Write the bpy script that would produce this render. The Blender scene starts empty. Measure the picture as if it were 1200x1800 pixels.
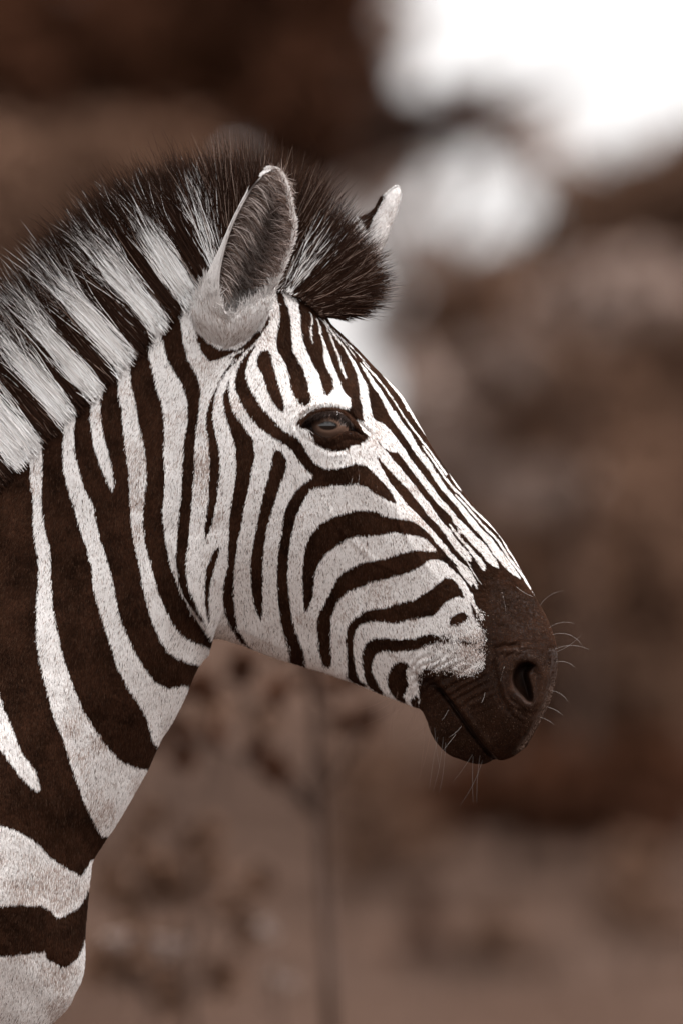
import bpy, bmesh, math, random
import numpy as np
from mathutils import Vector

rng = np.random.default_rng(7)
random.seed(7)
scene = bpy.context.scene
COL = scene.collection

# ------------------------------------------------------------------ camera, sky, sun, exposure
S = 0.0007            # metres per photo pixel in the zebra's plane of symmetry
D = 10.0              # camera to that plane
EYE_Z = 1.40          # camera height
cam_d = bpy.data.cameras.new("camera"); cam = bpy.data.objects.new("camera", cam_d); COL.objects.link(cam)
cam.location = (0, -D, EYE_Z); cam.rotation_euler = (math.radians(90), 0, 0)
cam_d.sensor_fit = 'VERTICAL'; cam_d.sensor_height = 36.0
cam_d.lens = 36.0 * D / (1800 * S)
cam_d.clip_end = 3000; cam_d.clip_start = 0.1
cam_d.dof.use_dof = True; cam_d.dof.focus_distance = D - 0.075; cam_d.dof.aperture_fstop = 2.5
scene.camera = cam

SUN_EL, SUN_AZ = 55.0, 92.0       # azimuth: degrees from the camera side (-Y) towards +X
world = bpy.data.worlds.new("World"); scene.world = world; world.use_nodes = True
wn = world.node_tree.nodes; wl = world.node_tree.links; wn.clear()
sky = wn.new('ShaderNodeTexSky'); sky.sky_type = 'NISHITA'; sky.sun_disc = False
sky.sun_elevation = math.radians(SUN_EL); sky.sun_rotation = math.radians(180 - SUN_AZ)
sky.dust_density = 8.0; sky.air_density = 1.0
bw = wn.new('ShaderNodeRGBToBW')
tone = wn.new('ShaderNodeMix'); tone.data_type = 'RGBA'; tone.blend_type = 'MULTIPLY'; tone.inputs[0].default_value = 1.0
tone.inputs[7].default_value = (1.0, 0.975, 0.965, 1)
bg = wn.new('ShaderNodeBackground'); bg.inputs[1].default_value = 0.15
wo = wn.new('ShaderNodeOutputWorld')
cloud = wn.new('ShaderNodeMix'); cloud.data_type = 'FLOAT'; cloud.inputs[0].default_value = 0.8; cloud.inputs[3].default_value = 1.9   # an even white cloud cover
wl.new(sky.outputs[0], bw.inputs[0]); wl.new(bw.outputs[0], cloud.inputs[2]); wl.new(cloud.outputs[0], tone.inputs[6]); wl.new(tone.outputs[2], bg.inputs[0]); wl.new(bg.outputs[0], wo.inputs[0])

sun_d = bpy.data.lights.new("sun", 'SUN'); sun = bpy.data.objects.new("sun", sun_d); COL.objects.link(sun)
sun_d.energy = 0.9; sun_d.angle = math.radians(14); sun_d.color = (1.0, 0.97, 0.95)
sd = Vector((math.sin(math.radians(SUN_AZ)) * math.cos(math.radians(SUN_EL)), -math.cos(math.radians(SUN_AZ)) * math.cos(math.radians(SUN_EL)), math.sin(math.radians(SUN_EL))))
sun.rotation_euler = sd.to_track_quat('Z', 'Y').to_euler()

vs = scene.view_settings
vs.view_transform = 'Standard'; vs.look = 'None'; vs.gamma = 1.0; vs.exposure = 2.3; vs.use_curve_mapping = False
scene.cycles.use_denoising = True; scene.cycles.use_adaptive_sampling = False
scene.cycles.max_bounces = 6; scene.cycles.diffuse_bounces = 3; scene.cycles.transparent_max_bounces = 8
try:
    scene.cycles_curves.shape = 'THICK'
except Exception:
    pass

# ------------------------------------------------------------------ helpers
def W(u, v, d=D):
    """photo pixel (u, v) at camera distance d -> world point; used for places only, sizes are real"""
    k = S * d / D
    return ((u - 600) * k, d - D, EYE_Z + (900 - v) * k)

def principled(name, rough=0.8, spec=0.3):
    m = bpy.data.materials.new(name); m.use_nodes = True
    b = m.node_tree.nodes['Principled BSDF']
    b.inputs['Roughness'].default_value = rough
    b.inputs['Specular IOR Level'].default_value = spec
    return m, b

def attr_material(name, attr, rough, spec, normal_attr=None, bump=0.0, bump_scale=900.0):
    m, b = principled(name, rough, spec); nt = m.node_tree
    a = nt.nodes.new('ShaderNodeAttribute'); a.attribute_name = attr
    nt.links.new(a.outputs['Color'], b.inputs['Base Color'])
    if normal_attr:
        n = nt.nodes.new('ShaderNodeAttribute'); n.attribute_name = normal_attr
        g = nt.nodes.new('ShaderNodeNewGeometry')
        mx = nt.nodes.new('ShaderNodeMix'); mx.data_type = 'VECTOR'; mx.inputs[0].default_value = 0.38
        nt.links.new(n.outputs['Vector'], mx.inputs[4]); nt.links.new(g.outputs['Normal'], mx.inputs[5])
        nz = nt.nodes.new('ShaderNodeVectorMath'); nz.operation = 'NORMALIZE'
        nt.links.new(mx.outputs[1], nz.inputs[0]); nt.links.new(nz.outputs[0], b.inputs['Normal'])
    if bump:
        tx = nt.nodes.new('ShaderNodeTexNoise'); tx.inputs['Scale'].default_value = bump_scale; tx.inputs['Detail'].default_value = 3
        co = nt.nodes.new('ShaderNodeTexCoord'); nt.links.new(co.outputs['Object'], tx.inputs['Vector'])
        bp = nt.nodes.new('ShaderNodeBump'); bp.inputs['Strength'].default_value = bump; bp.inputs['Distance'].default_value = 0.001
        nt.links.new(tx.outputs['Fac'], bp.inputs['Height']); nt.links.new(bp.outputs[0], b.inputs['Normal'])
    return m

def noise_material(name, c1, c2, scale, rough=1.0, spec=0.0, detail=4, bump=0.0):
    m, b = principled(name, rough, spec); nt = m.node_tree
    tx = nt.nodes.new('ShaderNodeTexNoise'); tx.inputs['Scale'].default_value = scale; tx.inputs['Detail'].default_value = detail
    co = nt.nodes.new('ShaderNodeTexCoord'); nt.links.new(co.outputs['Object'], tx.inputs['Vector'])
    rp = nt.nodes.new('ShaderNodeValToRGB')
    rp.color_ramp.elements[0].position = 0.32; rp.color_ramp.elements[0].color = (*c1, 1)
    rp.color_ramp.elements[1].position = 0.68; rp.color_ramp.elements[1].color = (*c2, 1)
    nt.links.new(tx.outputs['Fac'], rp.inputs['Fac']); nt.links.new(rp.outputs['Color'], b.inputs['Base Color'])
    if bump:
        bp = nt.nodes.new('ShaderNodeBump'); bp.inputs['Strength'].default_value = bump
        nt.links.new(tx.outputs['Fac'], bp.inputs['Height']); nt.links.new(bp.outputs[0], b.inputs['Normal'])
    return m

def tag(o, label=None, cat=None, group=None, kind=None):
    if label: o['label'] = label
    if cat: o['category'] = cat
    if group: o['group'] = group
    if kind: o['kind'] = kind
    return o

def mesh_obj(name, verts, faces, mat, parent=None, smooth=False, colors=None):
    me = bpy.data.meshes.new(name)
    verts = np.asarray(verts, dtype=np.float32); faces = np.asarray(faces, dtype=np.int32)
    k = faces.shape[1]
    me.vertices.add(len(verts)); me.vertices.foreach_set("co", verts.ravel())
    me.loops.add(faces.size); me.loops.foreach_set("vertex_index", faces.ravel())
    me.polygons.add(len(faces)); me.polygons.foreach_set("loop_start", np.arange(0, faces.size, k, dtype=np.int32))
    me.update(calc_edges=True); me.validate()
    if colors is not None:
        a = me.attributes.new("col", 'FLOAT_COLOR', 'POINT')
        cc = np.ones((len(verts), 4), np.float32); cc[:, :3] = colors
        a.data.foreach_set("color", cc.ravel())
    if smooth:
        me.polygons.foreach_set("use_smooth", np.ones(len(me.polygons), dtype=bool))
    me.materials.append(mat)
    o = bpy.data.objects.new(name, me); COL.objects.link(o)
    if parent: o.parent = parent
    return o

def curves_obj(name, pts, radius, col, mat, parent, nrm=None):
    """pts (N,K,3) world, radius (N,K) or (K,), col (N,K,3) or (N,3)"""
    N, K, _ = pts.shape
    c = bpy.data.hair_curves.new(name)
    c.add_curves([K] * N)
    c.points.foreach_set("position", pts.astype(np.float32).ravel())
    r = np.broadcast_to(np.asarray(radius, np.float32), (N, K)) if np.ndim(radius) < 2 else np.asarray(radius, np.float32)
    ra = c.attributes.get("radius") or c.attributes.new("radius", 'FLOAT', 'POINT')
    ra.data.foreach_set("value", np.ascontiguousarray(r).ravel())
    if col.ndim == 2:
        a = c.attributes.new("col", 'FLOAT_VECTOR', 'CURVE')
    else:
        a = c.attributes.new("col", 'FLOAT_VECTOR', 'POINT')
    a.data.foreach_set("vector", np.ascontiguousarray(col, dtype=np.float32).ravel())
    if nrm is not None:
        a = c.attributes.new("nrm", 'FLOAT_VECTOR', 'CURVE')
        a.data.foreach_set("vector", np.ascontiguousarray(nrm, dtype=np.float32).ravel())
    c.materials.append(mat)
    o = bpy.data.objects.new(name, c); COL.objects.link(o); o.parent = parent
    return o

def catmull(ctrl, ts):
    """ctrl (n,k); ts in [0,n-1]"""
    P = np.asarray(ctrl, float); n = len(P)
    Pp = np.vstack([2 * P[0] - P[1], P, 2 * P[-1] - P[-2]])
    i = np.clip(np.floor(ts).astype(int), 0, n - 2); f = (ts - i)[:, None]
    p0, p1, p2, p3 = Pp[i], Pp[i + 1], Pp[i + 2], Pp[i + 3]
    return 0.5 * (2 * p1 + (p2 - p0) * f + (2 * p0 - 5 * p1 + 4 * p2 - p3) * f ** 2 + (-p0 + 3 * p1 - 3 * p2 + p3) * f ** 3)

def vnoise(x, y, scale, seed=0):
    """smooth value noise in [-1,1]"""
    r = np.random.default_rng(seed).random((256, 256)) * 2 - 1
    x = np.asarray(x) / scale; y = np.asarray(y) / scale
    xi = np.floor(x).astype(int); yi = np.floor(y).astype(int); fx = x - xi; fy = y - yi
    fx = fx * fx * (3 - 2 * fx); fy = fy * fy * (3 - 2 * fy)
    a = r[yi % 256, xi % 256]; b = r[yi % 256, (xi + 1) % 256]; c = r[(yi + 1) % 256, xi % 256]; d = r[(yi + 1) % 256, (xi + 1) % 256]
    return (a * (1 - fx) + b * fx) * (1 - fy) + (c * (1 - fx) + d * fx) * fy

def sstep(a, b, x):
    t = np.clip((x - a) / (b - a), 0, 1); return t * t * (3 - 2 * t)

# tracing sheets: (origin u, origin v, scale) so that points read off an enlarged view land on the zebra's side plane
SHEETS = {1: (300, 240, 2.857), 2: (40, 240, 3), 3: (380, 520, 3), 4: (480, 760, 2.4), 5: (680, 960, 3.75), 6: (40, 600, 3), 7: (40, 960, 3), 8: (40, 1350, 3),
          'a': (600, 780, 6), 'b': (740, 860, 6), 'c': (540, 530, 6), 'd': (640, 640, 6), 'e': (500, 980, 5), 'f': (340, 920, 5), 'g': (500, 690, 6.667), 'h': (700, 980, 6.667),
          'E': (340, 290, 5.143), 'K': (560, 300, 7.5), 'G': (820, 1080, 6.43), 0: (0, 0, 1)}
def P(sheet, *xy):
    ou, ov, s = SHEETS[sheet]
    a = np.array(xy, float).reshape(-1, 2)
    return [(ou + x / s, ov + y / s) for x, y in a]

def rev(l): return list(reversed(l))

def seg_dist(x, y, poly):
    """unsigned distance to a polyline and signed side of its nearest segment"""
    best = np.full(np.shape(x), 1e9); side = np.zeros(np.shape(x)); tt = np.zeros(np.shape(x))
    n = len(poly) - 1
    for i in range(n):
        ax, ay = poly[i]; bx, by = poly[i + 1]
        dx, dy = bx - ax, by - ay; L = dx * dx + dy * dy + 1e-9
        t = np.clip(((x - ax) * dx + (y - ay) * dy) / L, 0, 1)
        d = np.hypot(x - ax - t * dx, y - ay - t * dy)
        m = d < best
        best = np.where(m, d, best); side = np.where(m, np.sign(dx * (y - ay) - dy * (x - ax)), side); tt = np.where(m, (i + t) / n, tt)
    return best, side, tt

# ------------------------------------------------------------------ the zebra's coat pattern (its own colour), on its side plane
RU0, RV0, RS = -320, 420, 2
RW, RH = int(1340 * RS), int(1500 * RS)
mask = np.zeros((RH, RW), np.float32)       # 1 = dark hair

def fill(poly, val):
    p = (np.array(poly) - [RU0, RV0]) * RS
    x0, y0 = np.floor(p.min(0)).astype(int) - 1; x1, y1 = np.ceil(p.max(0)).astype(int) + 1
    x0, y0 = max(x0, 0), max(y0, 0); x1, y1 = min(x1, RW), min(y1, RH)
    if x1 <= x0 or y1 <= y0: return
    ys = np.arange(y0, y1) + 0.5
    sub = mask[y0:y1, x0:x1]
    xs_all = [[] for _ in ys]
    n = len(p)
    for i in range(n):
        ax, ay = p[i]; bx, by = p[(i + 1) % n]
        if ay == by: continue
        lo, hi = min(ay, by), max(ay, by)
        r0 = max(int(math.ceil(lo - 0.5)), y0); r1 = min(int(math.ceil(hi - 0.5)), y1)
        for r in range(r0, r1):
            xs_all[r - y0].append(ax + (r + 0.5 - ay) * (bx - ax) / (by - ay))
    for r, xs in enumerate(xs_all):
        xs.sort()
        for k in range(0, len(xs) - 1, 2):
            a = max(int(round(xs[k])) - x0, 0); b = max(int(round(xs[k + 1])) - x0, 0)
            sub[r, a:b] = val

def smooth_poly(pts, k=4):
    c = np.array(pts + pts[:3]); n = len(pts)
    return [tuple(q) for q in catmull(c, np.linspace(1, n + 1, n * k, endpoint=False))]

def dark(pts): fill(pts, 1.0)
def white(pts): fill(pts, 0.0)

def line(sheet, xy, w0, w1, val):
    """thin tapering line, widths in photo pixels"""
    q = np.array(P(sheet, *xy)); n = len(q)
    q = catmull(q, np.linspace(0, n - 1, n * 4)); t = np.gradient(q, axis=0); t /= np.linalg.norm(t, axis=1)[:, None] + 1e-9
    nn = np.stack([-t[:, 1], t[:, 0]], 1); w = np.linspace(w0, w1, len(q))[:, None] / 2
    fill([tuple(a) for a in q + nn * w] + rev([tuple(a) for a in q - nn * w]), val)

# neck: dark ground with white stripes
D1R = P(2, 865,840, 830,950, 850,1080, 880,1200) + P(6, 875,90, 900,140, 935,200, 948,270, 942,360, 930,440, 915,560, 915,680, 900,840, 890,960, 880,1100) + P(7, 878,0, 870,120, 885,230, 930,320, 975,390, 1010,430)
dark(P(0, 320,470) + D1R + P(0, 400,1130, 400,1300, 150,1540, 130,1560, 40,1460, -320,1440, -320,470))
white(P(0, 30,760, 10,790, 34,802) + P(6, 40,640, 45,760, 65,850, 70,980, 80,1080) + P(7, 80,0, 95,100, 98,200, 92,290, 92,420, 100,520, 120,650, 150,780, 185,900, 220,980, 250,1070, 290,1195)
      + P(8, 310,80, 340,170, 380,260, 410,320, 425,352, 520,360, 760,0) + P(7, 720,1180, 660,1172, 600,1160, 520,1120, 460,1050, 390,950, 330,850, 290,750, 255,650, 225,550, 200,430, 175,310, 165,200, 158,100, 155,0) + P(6, 145,1060, 125,970, 110,850, 108,700, 110,560, 120,480, 100,420))
white(P(6, 190,330, 200,380, 225,440, 218,540, 220,680, 240,760, 265,830, 295,930, 325,1040) + P(7, 345,0, 375,120, 385,220, 415,320, 445,420, 480,520, 510,620, 560,730, 620,820, 660,900, 675,960, 690,1025, 760,1100, 900,760, 860,728, 810,738, 770,745, 710,710, 650,630, 600,550, 560,450, 520,340, 500,240, 470,120, 435,0)
      + P(6, 420,1060, 400,960, 385,880, 330,770, 305,680, 280,590, 275,480, 285,400, 290,290, 270,250))
white(P(6, 340,200, 375,270, 375,330, 362,400, 365,460, 380,550, 410,640, 440,710, 475,780, 485,790, 490,770, 492,740, 480,660, 455,570, 430,470, 415,400, 415,320, 430,260, 445,200, 430,150))
white(P(6, 500,50, 535,100, 520,150, 502,200, 510,280, 530,370, 540,480, 555,600, 570,700, 575,850, 580,960, 590,1040) + P(7, 600,0, 630,120, 640,200, 665,310, 690,390, 730,470, 770,540, 830,590, 900,615, 930,622, 990,640, 1040,535, 990,525, 920,505, 850,460, 800,400, 745,300, 715,220, 690,110, 660,0)
      + P(6, 660,1080, 648,980, 650,880, 658,730, 662,620, 650,530, 620,430, 600,320, 575,220, 568,150, 580,90, 615,20, 590,-20))
white(P(2, 690,1000, 665,1050, 655,1100) + P(6, 660,0, 670,80, 690,150, 710,240, 740,320, 755,400, 758,500, 752,600, 758,700, 755,780, 748,880, 755,980, 770,1080) + P(7, 770,0, 790,100, 830,220, 870,300, 910,370, 960,430, 1000,480, 1060,520, 1050,470, 1000,420, 900,330, 860,270, 830,200, 822,100, 825,0)
      + P(6, 825,1100, 830,960, 845,840, 850,720, 855,620, 865,520, 882,420, 880,320, 850,230, 800,160, 765,90, 745,0) + P(2, 735,1080, 740,1010, 790,920, 760,900))
white(P(0, -95,930, -75,1080, -35,1220, 8,1310, 47,1362, 70,1385, 77,1380, 70,1350, 47,1318, 15,1240, -15,1150, -40,1060, -55,930))
white(P(0, -190,1000, -180,1150, -150,1290, -110,1400, -80,1430, -90,1380, -120,1270, -140,1150, -145,1000))
# chest
white(P(0, -320,1440, -150,1425, 0,1437) + P(8, 20,320, 100,380, 160,450, 220,500, 290,540, 310,562, 365,480, 420,480, 420,1300) + P(0, 200,1790, -320,1920))
dark(P(8, 340,640, 335,665, 300,730, 250,750, 210,775, 180,765, 160,730, 120,700, 60,700, 20,690) + P(0, -40,1585, -150,1600, -320,1600, -320,1700, -150,1690, -30,1672) + P(8, 20,960, 80,950, 130,945, 140,990, 185,1010, 210,1040, 250,1025, 290,990, 310,950, 330,880, 380,880, 380,640))
dark(P(0, -320,1790, -100,1800, 40,1840, 200,1860, 200,1910, -320,1910))
# crescent below the ear and the thin stripe leaving it
dark(P(1, 165,755, 125,800, 108,850, 118,910, 130,960, 140,1030, 160,1090, 205,1135, 260,1120, 330,1090, 380,1075) + P(3, 60,345, 110,330, 60,400, 25,460) + P(6, 1130,80, 1060,180, 1010,290, 980,380, 975,450, 990,540, 995,660, 990,800, 975,920, 965,1000, 970,1045, 1000,980, 1020,900, 1035,800, 1048,680, 1040,560, 1015,460, 1010,380, 1020,310, 1040,240, 1080,170, 1140,90)
     + P(3, 70,420, 110,360, 150,310, 200,262, 240,210, 275,160, 285,120, 270,82, 210,140, 205,180, 190,230, 110,300) + P(1, 330,1075, 250,1075, 180,1030, 150,980, 125,920, 130,850, 150,780))
dark(P(7, 1045,0, 1020,20, 1000,50, 975,130, 965,220, 970,300, 985,370, 1000,400, 995,340, 988,280, 995,200, 1015,120, 1040,40))
dark(P(3, 75,440, 60,490, 45,540, 50,620, 75,700, 105,800, 115,900, 105,1000, 90,1100, 78,1190) + P(7, 1090,0, 1085,100, 1065,200, 1060,280, 1075,360, 1110,440, 1185,550, 1215,555, 1190,520, 1140,430, 1120,340, 1115,250, 1120,130, 1135,0) + P(3, 147,1180, 150,1150, 170,1050, 190,950, 207,850, 200,770, 170,720, 130,670, 95,610, 75,530, 78,450))
# long stripe from the ear round the cheek
dark(P(3, 205,262, 150,330, 120,390, 105,460, 110,500, 140,570, 180,640, 230,700, 300,750, 370,790, 410,830, 440,880, 480,920, 515,950, 500,970, 450,1000, 420,1030, 390,1080, 370,1130) + P(4, 50,350, 40,420, 25,520, 18,620, 20,720, 35,810, 60,880, 70,930, 62,985, 130,1010, 135,940, 125,900, 100,840, 80,780, 68,700, 65,600, 70,500, 85,420, 100,350, 130,290, 160,240)
     + P(3, 510,1020, 560,1010, 620,1000, 690,1000, 740,990, 790,1010, 840,1050, 890,1075, 940,1095, 945,1090, 920,1040, 880,990, 830,940, 790,900, 730,885, 700,895, 630,915, 570,910, 520,880, 490,840, 460,790, 430,750, 360,720, 310,660, 250,600, 200,520, 165,450, 160,400, 175,340, 218,258))
dark(P(3, 325,813, 310,822, 295,870, 280,950, 255,1040, 240,1120, 225,1200) + P('f', 540,150, 515,300, 505,430, 515,600, 530,710, 560,780, 595,850, 605,760, 610,560, 615,420, 630,200, 660,30) + P(3, 310,1100, 330,1020, 355,960, 375,900, 370,860, 345,820))
dark(P(3, 265,293, 240,300, 215,330, 220,380, 250,430, 270,490, 300,560, 330,600, 360,620, 370,600, 360,560, 340,500, 325,450, 300,380, 290,340, 280,300))
dark(P(1, 525,770, 545,880) + P(3, 335,120, 325,180, 312,240, 325,300, 360,360, 380,420, 395,490, 410,530, 440,570, 470,590, 490,580, 505,560, 490,510, 475,450, 460,400, 430,350, 400,290, 393,200, 390,130, 375,60, 350,0) + P(1, 555,770))
# forehead: dark ground, white lines
dark(P(1, 628,820, 640,860) + P(3, 440,130, 450,230, 480,310, 510,370, 540,430, 560,500, 570,535, 590,541, 605,525, 615,490, 640,480, 665,520, 700,545, 703,590, 695,600, 700,625, 740,640, 775,672, 800,600, 830,655, 880,680) + P('d', 260,700, 320,770, 370,840, 430,920, 480,1000, 540,1080, 600,1150, 640,1200, 960,1450, 1100,1250, 700,500, 200,-50) + P('c', 600,400, 195,100))
white(P('c', 85,190, 110,250, 120,320, 140,400, 160,500, 165,620, 180,680, 230,770, 270,840, 270,920, 245,990, 200,1015, 230,1040, 445,1075, 430,1030, 380,970, 360,930, 340,860, 310,780, 270,700, 240,620, 210,530, 180,450, 150,370, 130,270, 100,190))
white(P('c', 20,130, 40,190, 22,290, 28,370, 45,440, 68,505, 50,430, 45,360, 40,300, 56,210, 40,150))
line('c', (130,190, 190,260, 225,350, 265,450, 300,540, 340,640, 362,730, 400,822), 1.5, 4.2, 0)
white(P('c', 160,200, 230,310, 300,410, 370,490, 420,580, 470,680, 510,770, 530,860, 540,950, 545,1050, 570,1120, 572,1200) + P('g', 925,360, 960,400, 1100,420, 1100,360) + P('c', 690,1250, 665,1180, 650,1100, 635,1020, 630,930, 600,850, 550,760, 500,660, 440,570, 390,490, 320,400, 250,310, 170,200))
WB_L = P('c', 540,660, 590,740, 640,830, 690,920, 740,980, 790,1070, 830,1160) + P('d', 250,540, 290,600, 350,680, 410,760, 470,850, 520,930, 570,1000, 640,1080, 720,1190) + P('a', 780,80, 830,160, 880,230, 930,310, 970,380, 1020,450, 1080,520, 1140,590) + P('b', 390,210, 440,280, 490,350, 540,410, 590,460, 630,510, 670,560, 710,620, 740,680, 790,730, 840,790, 890,840, 950,890, 1030,940)
WB_R = P('c', 550,655, 610,720, 660,790, 710,870, 760,930, 800,1000, 850,1070, 900,1150) + P('d', 320,500, 370,580, 420,650, 480,720, 520,800, 570,880, 620,960, 680,1040, 740,1110) + P('a', 830,60, 880,140, 930,210, 980,290, 1030,360, 1080,440, 1130,500) + P('b', 370,110, 430,180, 490,250, 540,310, 590,370, 640,430, 700,490, 750,540, 790,600, 840,650, 880,710, 920,760, 960,810, 1000,870, 1040,930)
# nose side and muzzle: dark ground, then the white stripes
dark(P('d', 540,1080, 640,1200) + P('b', 40,0, 100,80, 220,220, 330,350, 430,470) + P('b', 300,450, 200,330, 0,90) + P('a', 390,5, 440,60, 610,250, 840,540, 1000,750) + P('b', 0,300, 130,430, 310,680, 330,780, 400,870, 510,1030, 545,1190) + P('h', 840,400, 870,500, 820,515, 845,600, 870,680, 890,720, 940,780, 970,850, 990,900, 990,960, 975,1050, 985,1130) + P(5, 635,720, 620,800, 560,840, 480,850, 420,825, 370,815, 320,830, 280,790, 230,810, 205,850, 205,950, 215,1010, 200,1060, 210,1120, 400,1500, 900,1500, 1250,900, 1150,500, 950,300) + P('b', 1250,1120, 1150,860, 950,560, 700,300, 400,0))
dark(P('a', 400,0, 430,40, 480,75, 520,90, 580,90, 620,140, 660,190, 720,270, 780,350, 840,430, 900,510, 960,580, 1020,650, 1090,710, 1150,770, 1200,830, 1230,1000, 1120,890, 1060,830, 1000,750, 960,690, 900,610, 840,540, 780,460, 720,390, 660,320, 610,250, 540,180, 490,110, 440,60, 390,10) + P(3, 840,760, 822,728))
dark(P('a', 345,95, 375,150, 430,205, 500,285, 560,345, 620,410, 700,490, 760,570, 830,650, 890,740, 950,800, 1010,860, 1060,930, 1110,1000, 1170,1080, 1250,1200, 1200,1230, 1170,1180, 1140,1140, 1090,1070, 1020,990, 960,920, 890,850, 820,770, 760,710, 680,640, 620,560, 560,490, 500,410, 460,330, 420,270, 380,180))
white(P('a', 610,0, 660,60, 700,130, 740,200, 800,270, 860,340, 900,400, 950,460, 1000,530, 1060,600, 1120,660, 1200,760) + P('b', 410,330, 470,390, 520,440, 560,490, 620,540, 680,600, 710,650, 740,700, 780,740, 800,790, 800,830, 790,830, 730,800, 680,760, 620,680, 570,630, 520,580, 480,520, 430,470, 380,400, 330,350) + P('a', 1150,770, 1090,710, 1020,650, 960,580, 900,510, 840,430, 780,350, 720,270, 660,190, 620,140, 580,90, 520,90, 480,75, 430,40, 400,0))
white(WB_L + rev(WB_R))
white(P('a', 345,95, 390,10, 440,60, 490,110, 540,180, 610,250, 660,320, 720,390, 780,460, 840,540, 900,610, 960,690, 1000,750) + P('b', 200,320, 250,390, 300,450, 340,500, 390,570, 440,620, 490,670, 520,730, 520,755, 460,755, 440,740, 400,690, 350,640, 300,570, 260,500, 200,420) + P('a', 1010,860, 950,800, 890,740, 830,650, 760,570, 700,490, 620,410, 560,345, 500,285, 430,205, 375,150))
white(P('b', 290,370, 320,430, 370,500, 420,560, 470,620, 510,680, 550,730, 590,790, 630,850, 650,860, 670,840, 660,800, 620,740, 570,690, 530,640, 490,590, 440,550, 390,480, 340,420, 300,370))
line('b', (470,760, 520,850, 570,930, 620,995), 1.5, 1.0, 0)
# fine lines along the bridge of the nose
line('d', (30,50, 110,130, 190,230, 260,330, 330,430, 390,525, 450,615, 520,705, 590,800, 670,900, 740,1000, 800,1085, 860,1170), 2.0, 3.4, 0)
line('a', (845,20, 900,100, 960,180, 1010,255, 1070,345, 1130,420, 1200,505), 3.2, 3.6, 0)
line('b', (350,55, 430,140, 520,240, 600,335, 700,440, 780,520, 850,620, 920,730, 1000,830, 1080,940, 1150,1050), 3.6, 4.0, 0)
line('c', (300,350, 420,460, 540,580, 640,700), 0.8, 1.3, 0)
line('c', (350,350, 480,460, 600,580, 720,720), 0.8, 1.3, 0)
line('c', (420,420, 560,540, 690,670), 0.8, 1.2, 0)
line('c', (260,300, 330,380, 420,490, 500,600), 0.8, 1.2, 0)
line('c', (690,650, 800,780, 900,900, 1000,1020, 1070,1150), 5.0, 8.0, 0)
line('d', (260,200, 400,340, 470,470, 540,590, 640,730, 760,920, 880,1120, 945,1240, 1010,1330), 7.0, 3.4, 0)
line('b', (340,-10, 440,100, 560,230, 740,400, 830,500, 900,630, 1000,780, 1120,950, 1165,1050), 3.2, 2.5, 0)
line('c', (570,640, 640,730, 710,800, 770,870), 1.2, 2.5, 0)
# white tongue in front of the cheek stripes
white(P('a', 500,410, 560,490, 620,560, 680,640, 760,710, 820,770, 890,850, 960,920, 1020,990, 1090,1070) + P('b', 260,600, 310,680, 370,730, 430,790, 480,830, 520,880, 560,960, 575,1010, 575,1055, 510,1020, 470,980, 430,920, 380,850, 330,780, 290,730, 240,670, 200,620, 150,570, 110,510, 60,450, 0,400) + P('a', 770,830, 700,805))
# cheek stripes
dark(P('a', 1250,1330) + P('b', 240,670, 200,620, 150,570, 110,510, 60,450, 0,400) + P('a', 770,830, 700,805, 610,790, 530,780, 440,760, 400,730, 330,710, 250,705, 160,700, 80,720, 0,740) + P(4, 250,355, 200,385, 160,430, 140,480, 130,540, 125,620, 130,720, 135,755, 145,750, 160,720, 172,680, 175,620, 190,560, 215,520, 250,490, 290,465) + P('a', 60,990, 120,985, 190,970, 250,980, 330,960, 400,960, 480,945, 560,930, 620,945, 700,960, 800,970, 870,1000, 930,1050, 970,1090, 995,1135, 900,1132, 800,1120, 700,1130, 620,1150, 550,1180)
     + P('e', 870,10, 780,20, 680,40, 600,80, 520,120, 470,170, 430,240, 400,310, 360,390, 320,470, 295,540, 290,620, 300,700, 300,790, 320,870, 340,930, 375,945, 410,940, 410,850, 405,740, 405,640, 410,540, 430,460, 460,390, 510,330, 570,285, 650,265, 720,230, 800,200, 900,180, 1000,155, 1100,120, 1150,95, 1200,70)
     + P('b', 60,750, 120,735, 190,745, 250,780, 300,830, 350,870, 400,920, 450,980, 490,1060, 520,1120) + P('h', 840,400, 870,470, 950,450, 860,300) + P('b', 510,1020, 430,920, 380,850, 330,780))
dark(P('h', 820,515, 845,600, 870,680, 890,720, 940,780, 1010,900, 1000,745, 950,710, 910,640, 870,580, 830,520))
white(P('h', 830,400, 870,500, 890,560, 940,620, 970,660, 1000,745, 950,708, 910,640, 870,575, 830,515, 800,500))
dark(P('h', 0,530, 70,510, 150,500, 220,460, 300,410, 370,370, 430,320, 490,270, 540,235, 600,240, 650,270, 690,330, 730,390, 760,460, 750,475, 720,460, 680,450, 620,480, 560,500, 510,550, 470,600, 430,650, 380,680, 300,690, 220,700, 150,705, 80,730) + P('e', 1200,530, 1140,525, 1080,540, 1020,560, 950,570, 870,560, 800,555, 720,560, 660,590, 620,630, 600,700, 595,780, 600,870, 615,950, 630,1020, 660,1070, 700,1095, 700,1130, 640,1115, 580,1090, 530,1030, 540,1000, 545,900, 540,800, 535,720, 540,640, 560,580, 600,530, 660,490, 720,460, 800,440, 880,435, 960,405, 1050,385, 1130,360))
dark(P('h', 590,700, 640,670, 700,640, 740,630, 790,660, 820,690, 790,720, 740,760, 680,780, 630,795, 590,770))
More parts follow.
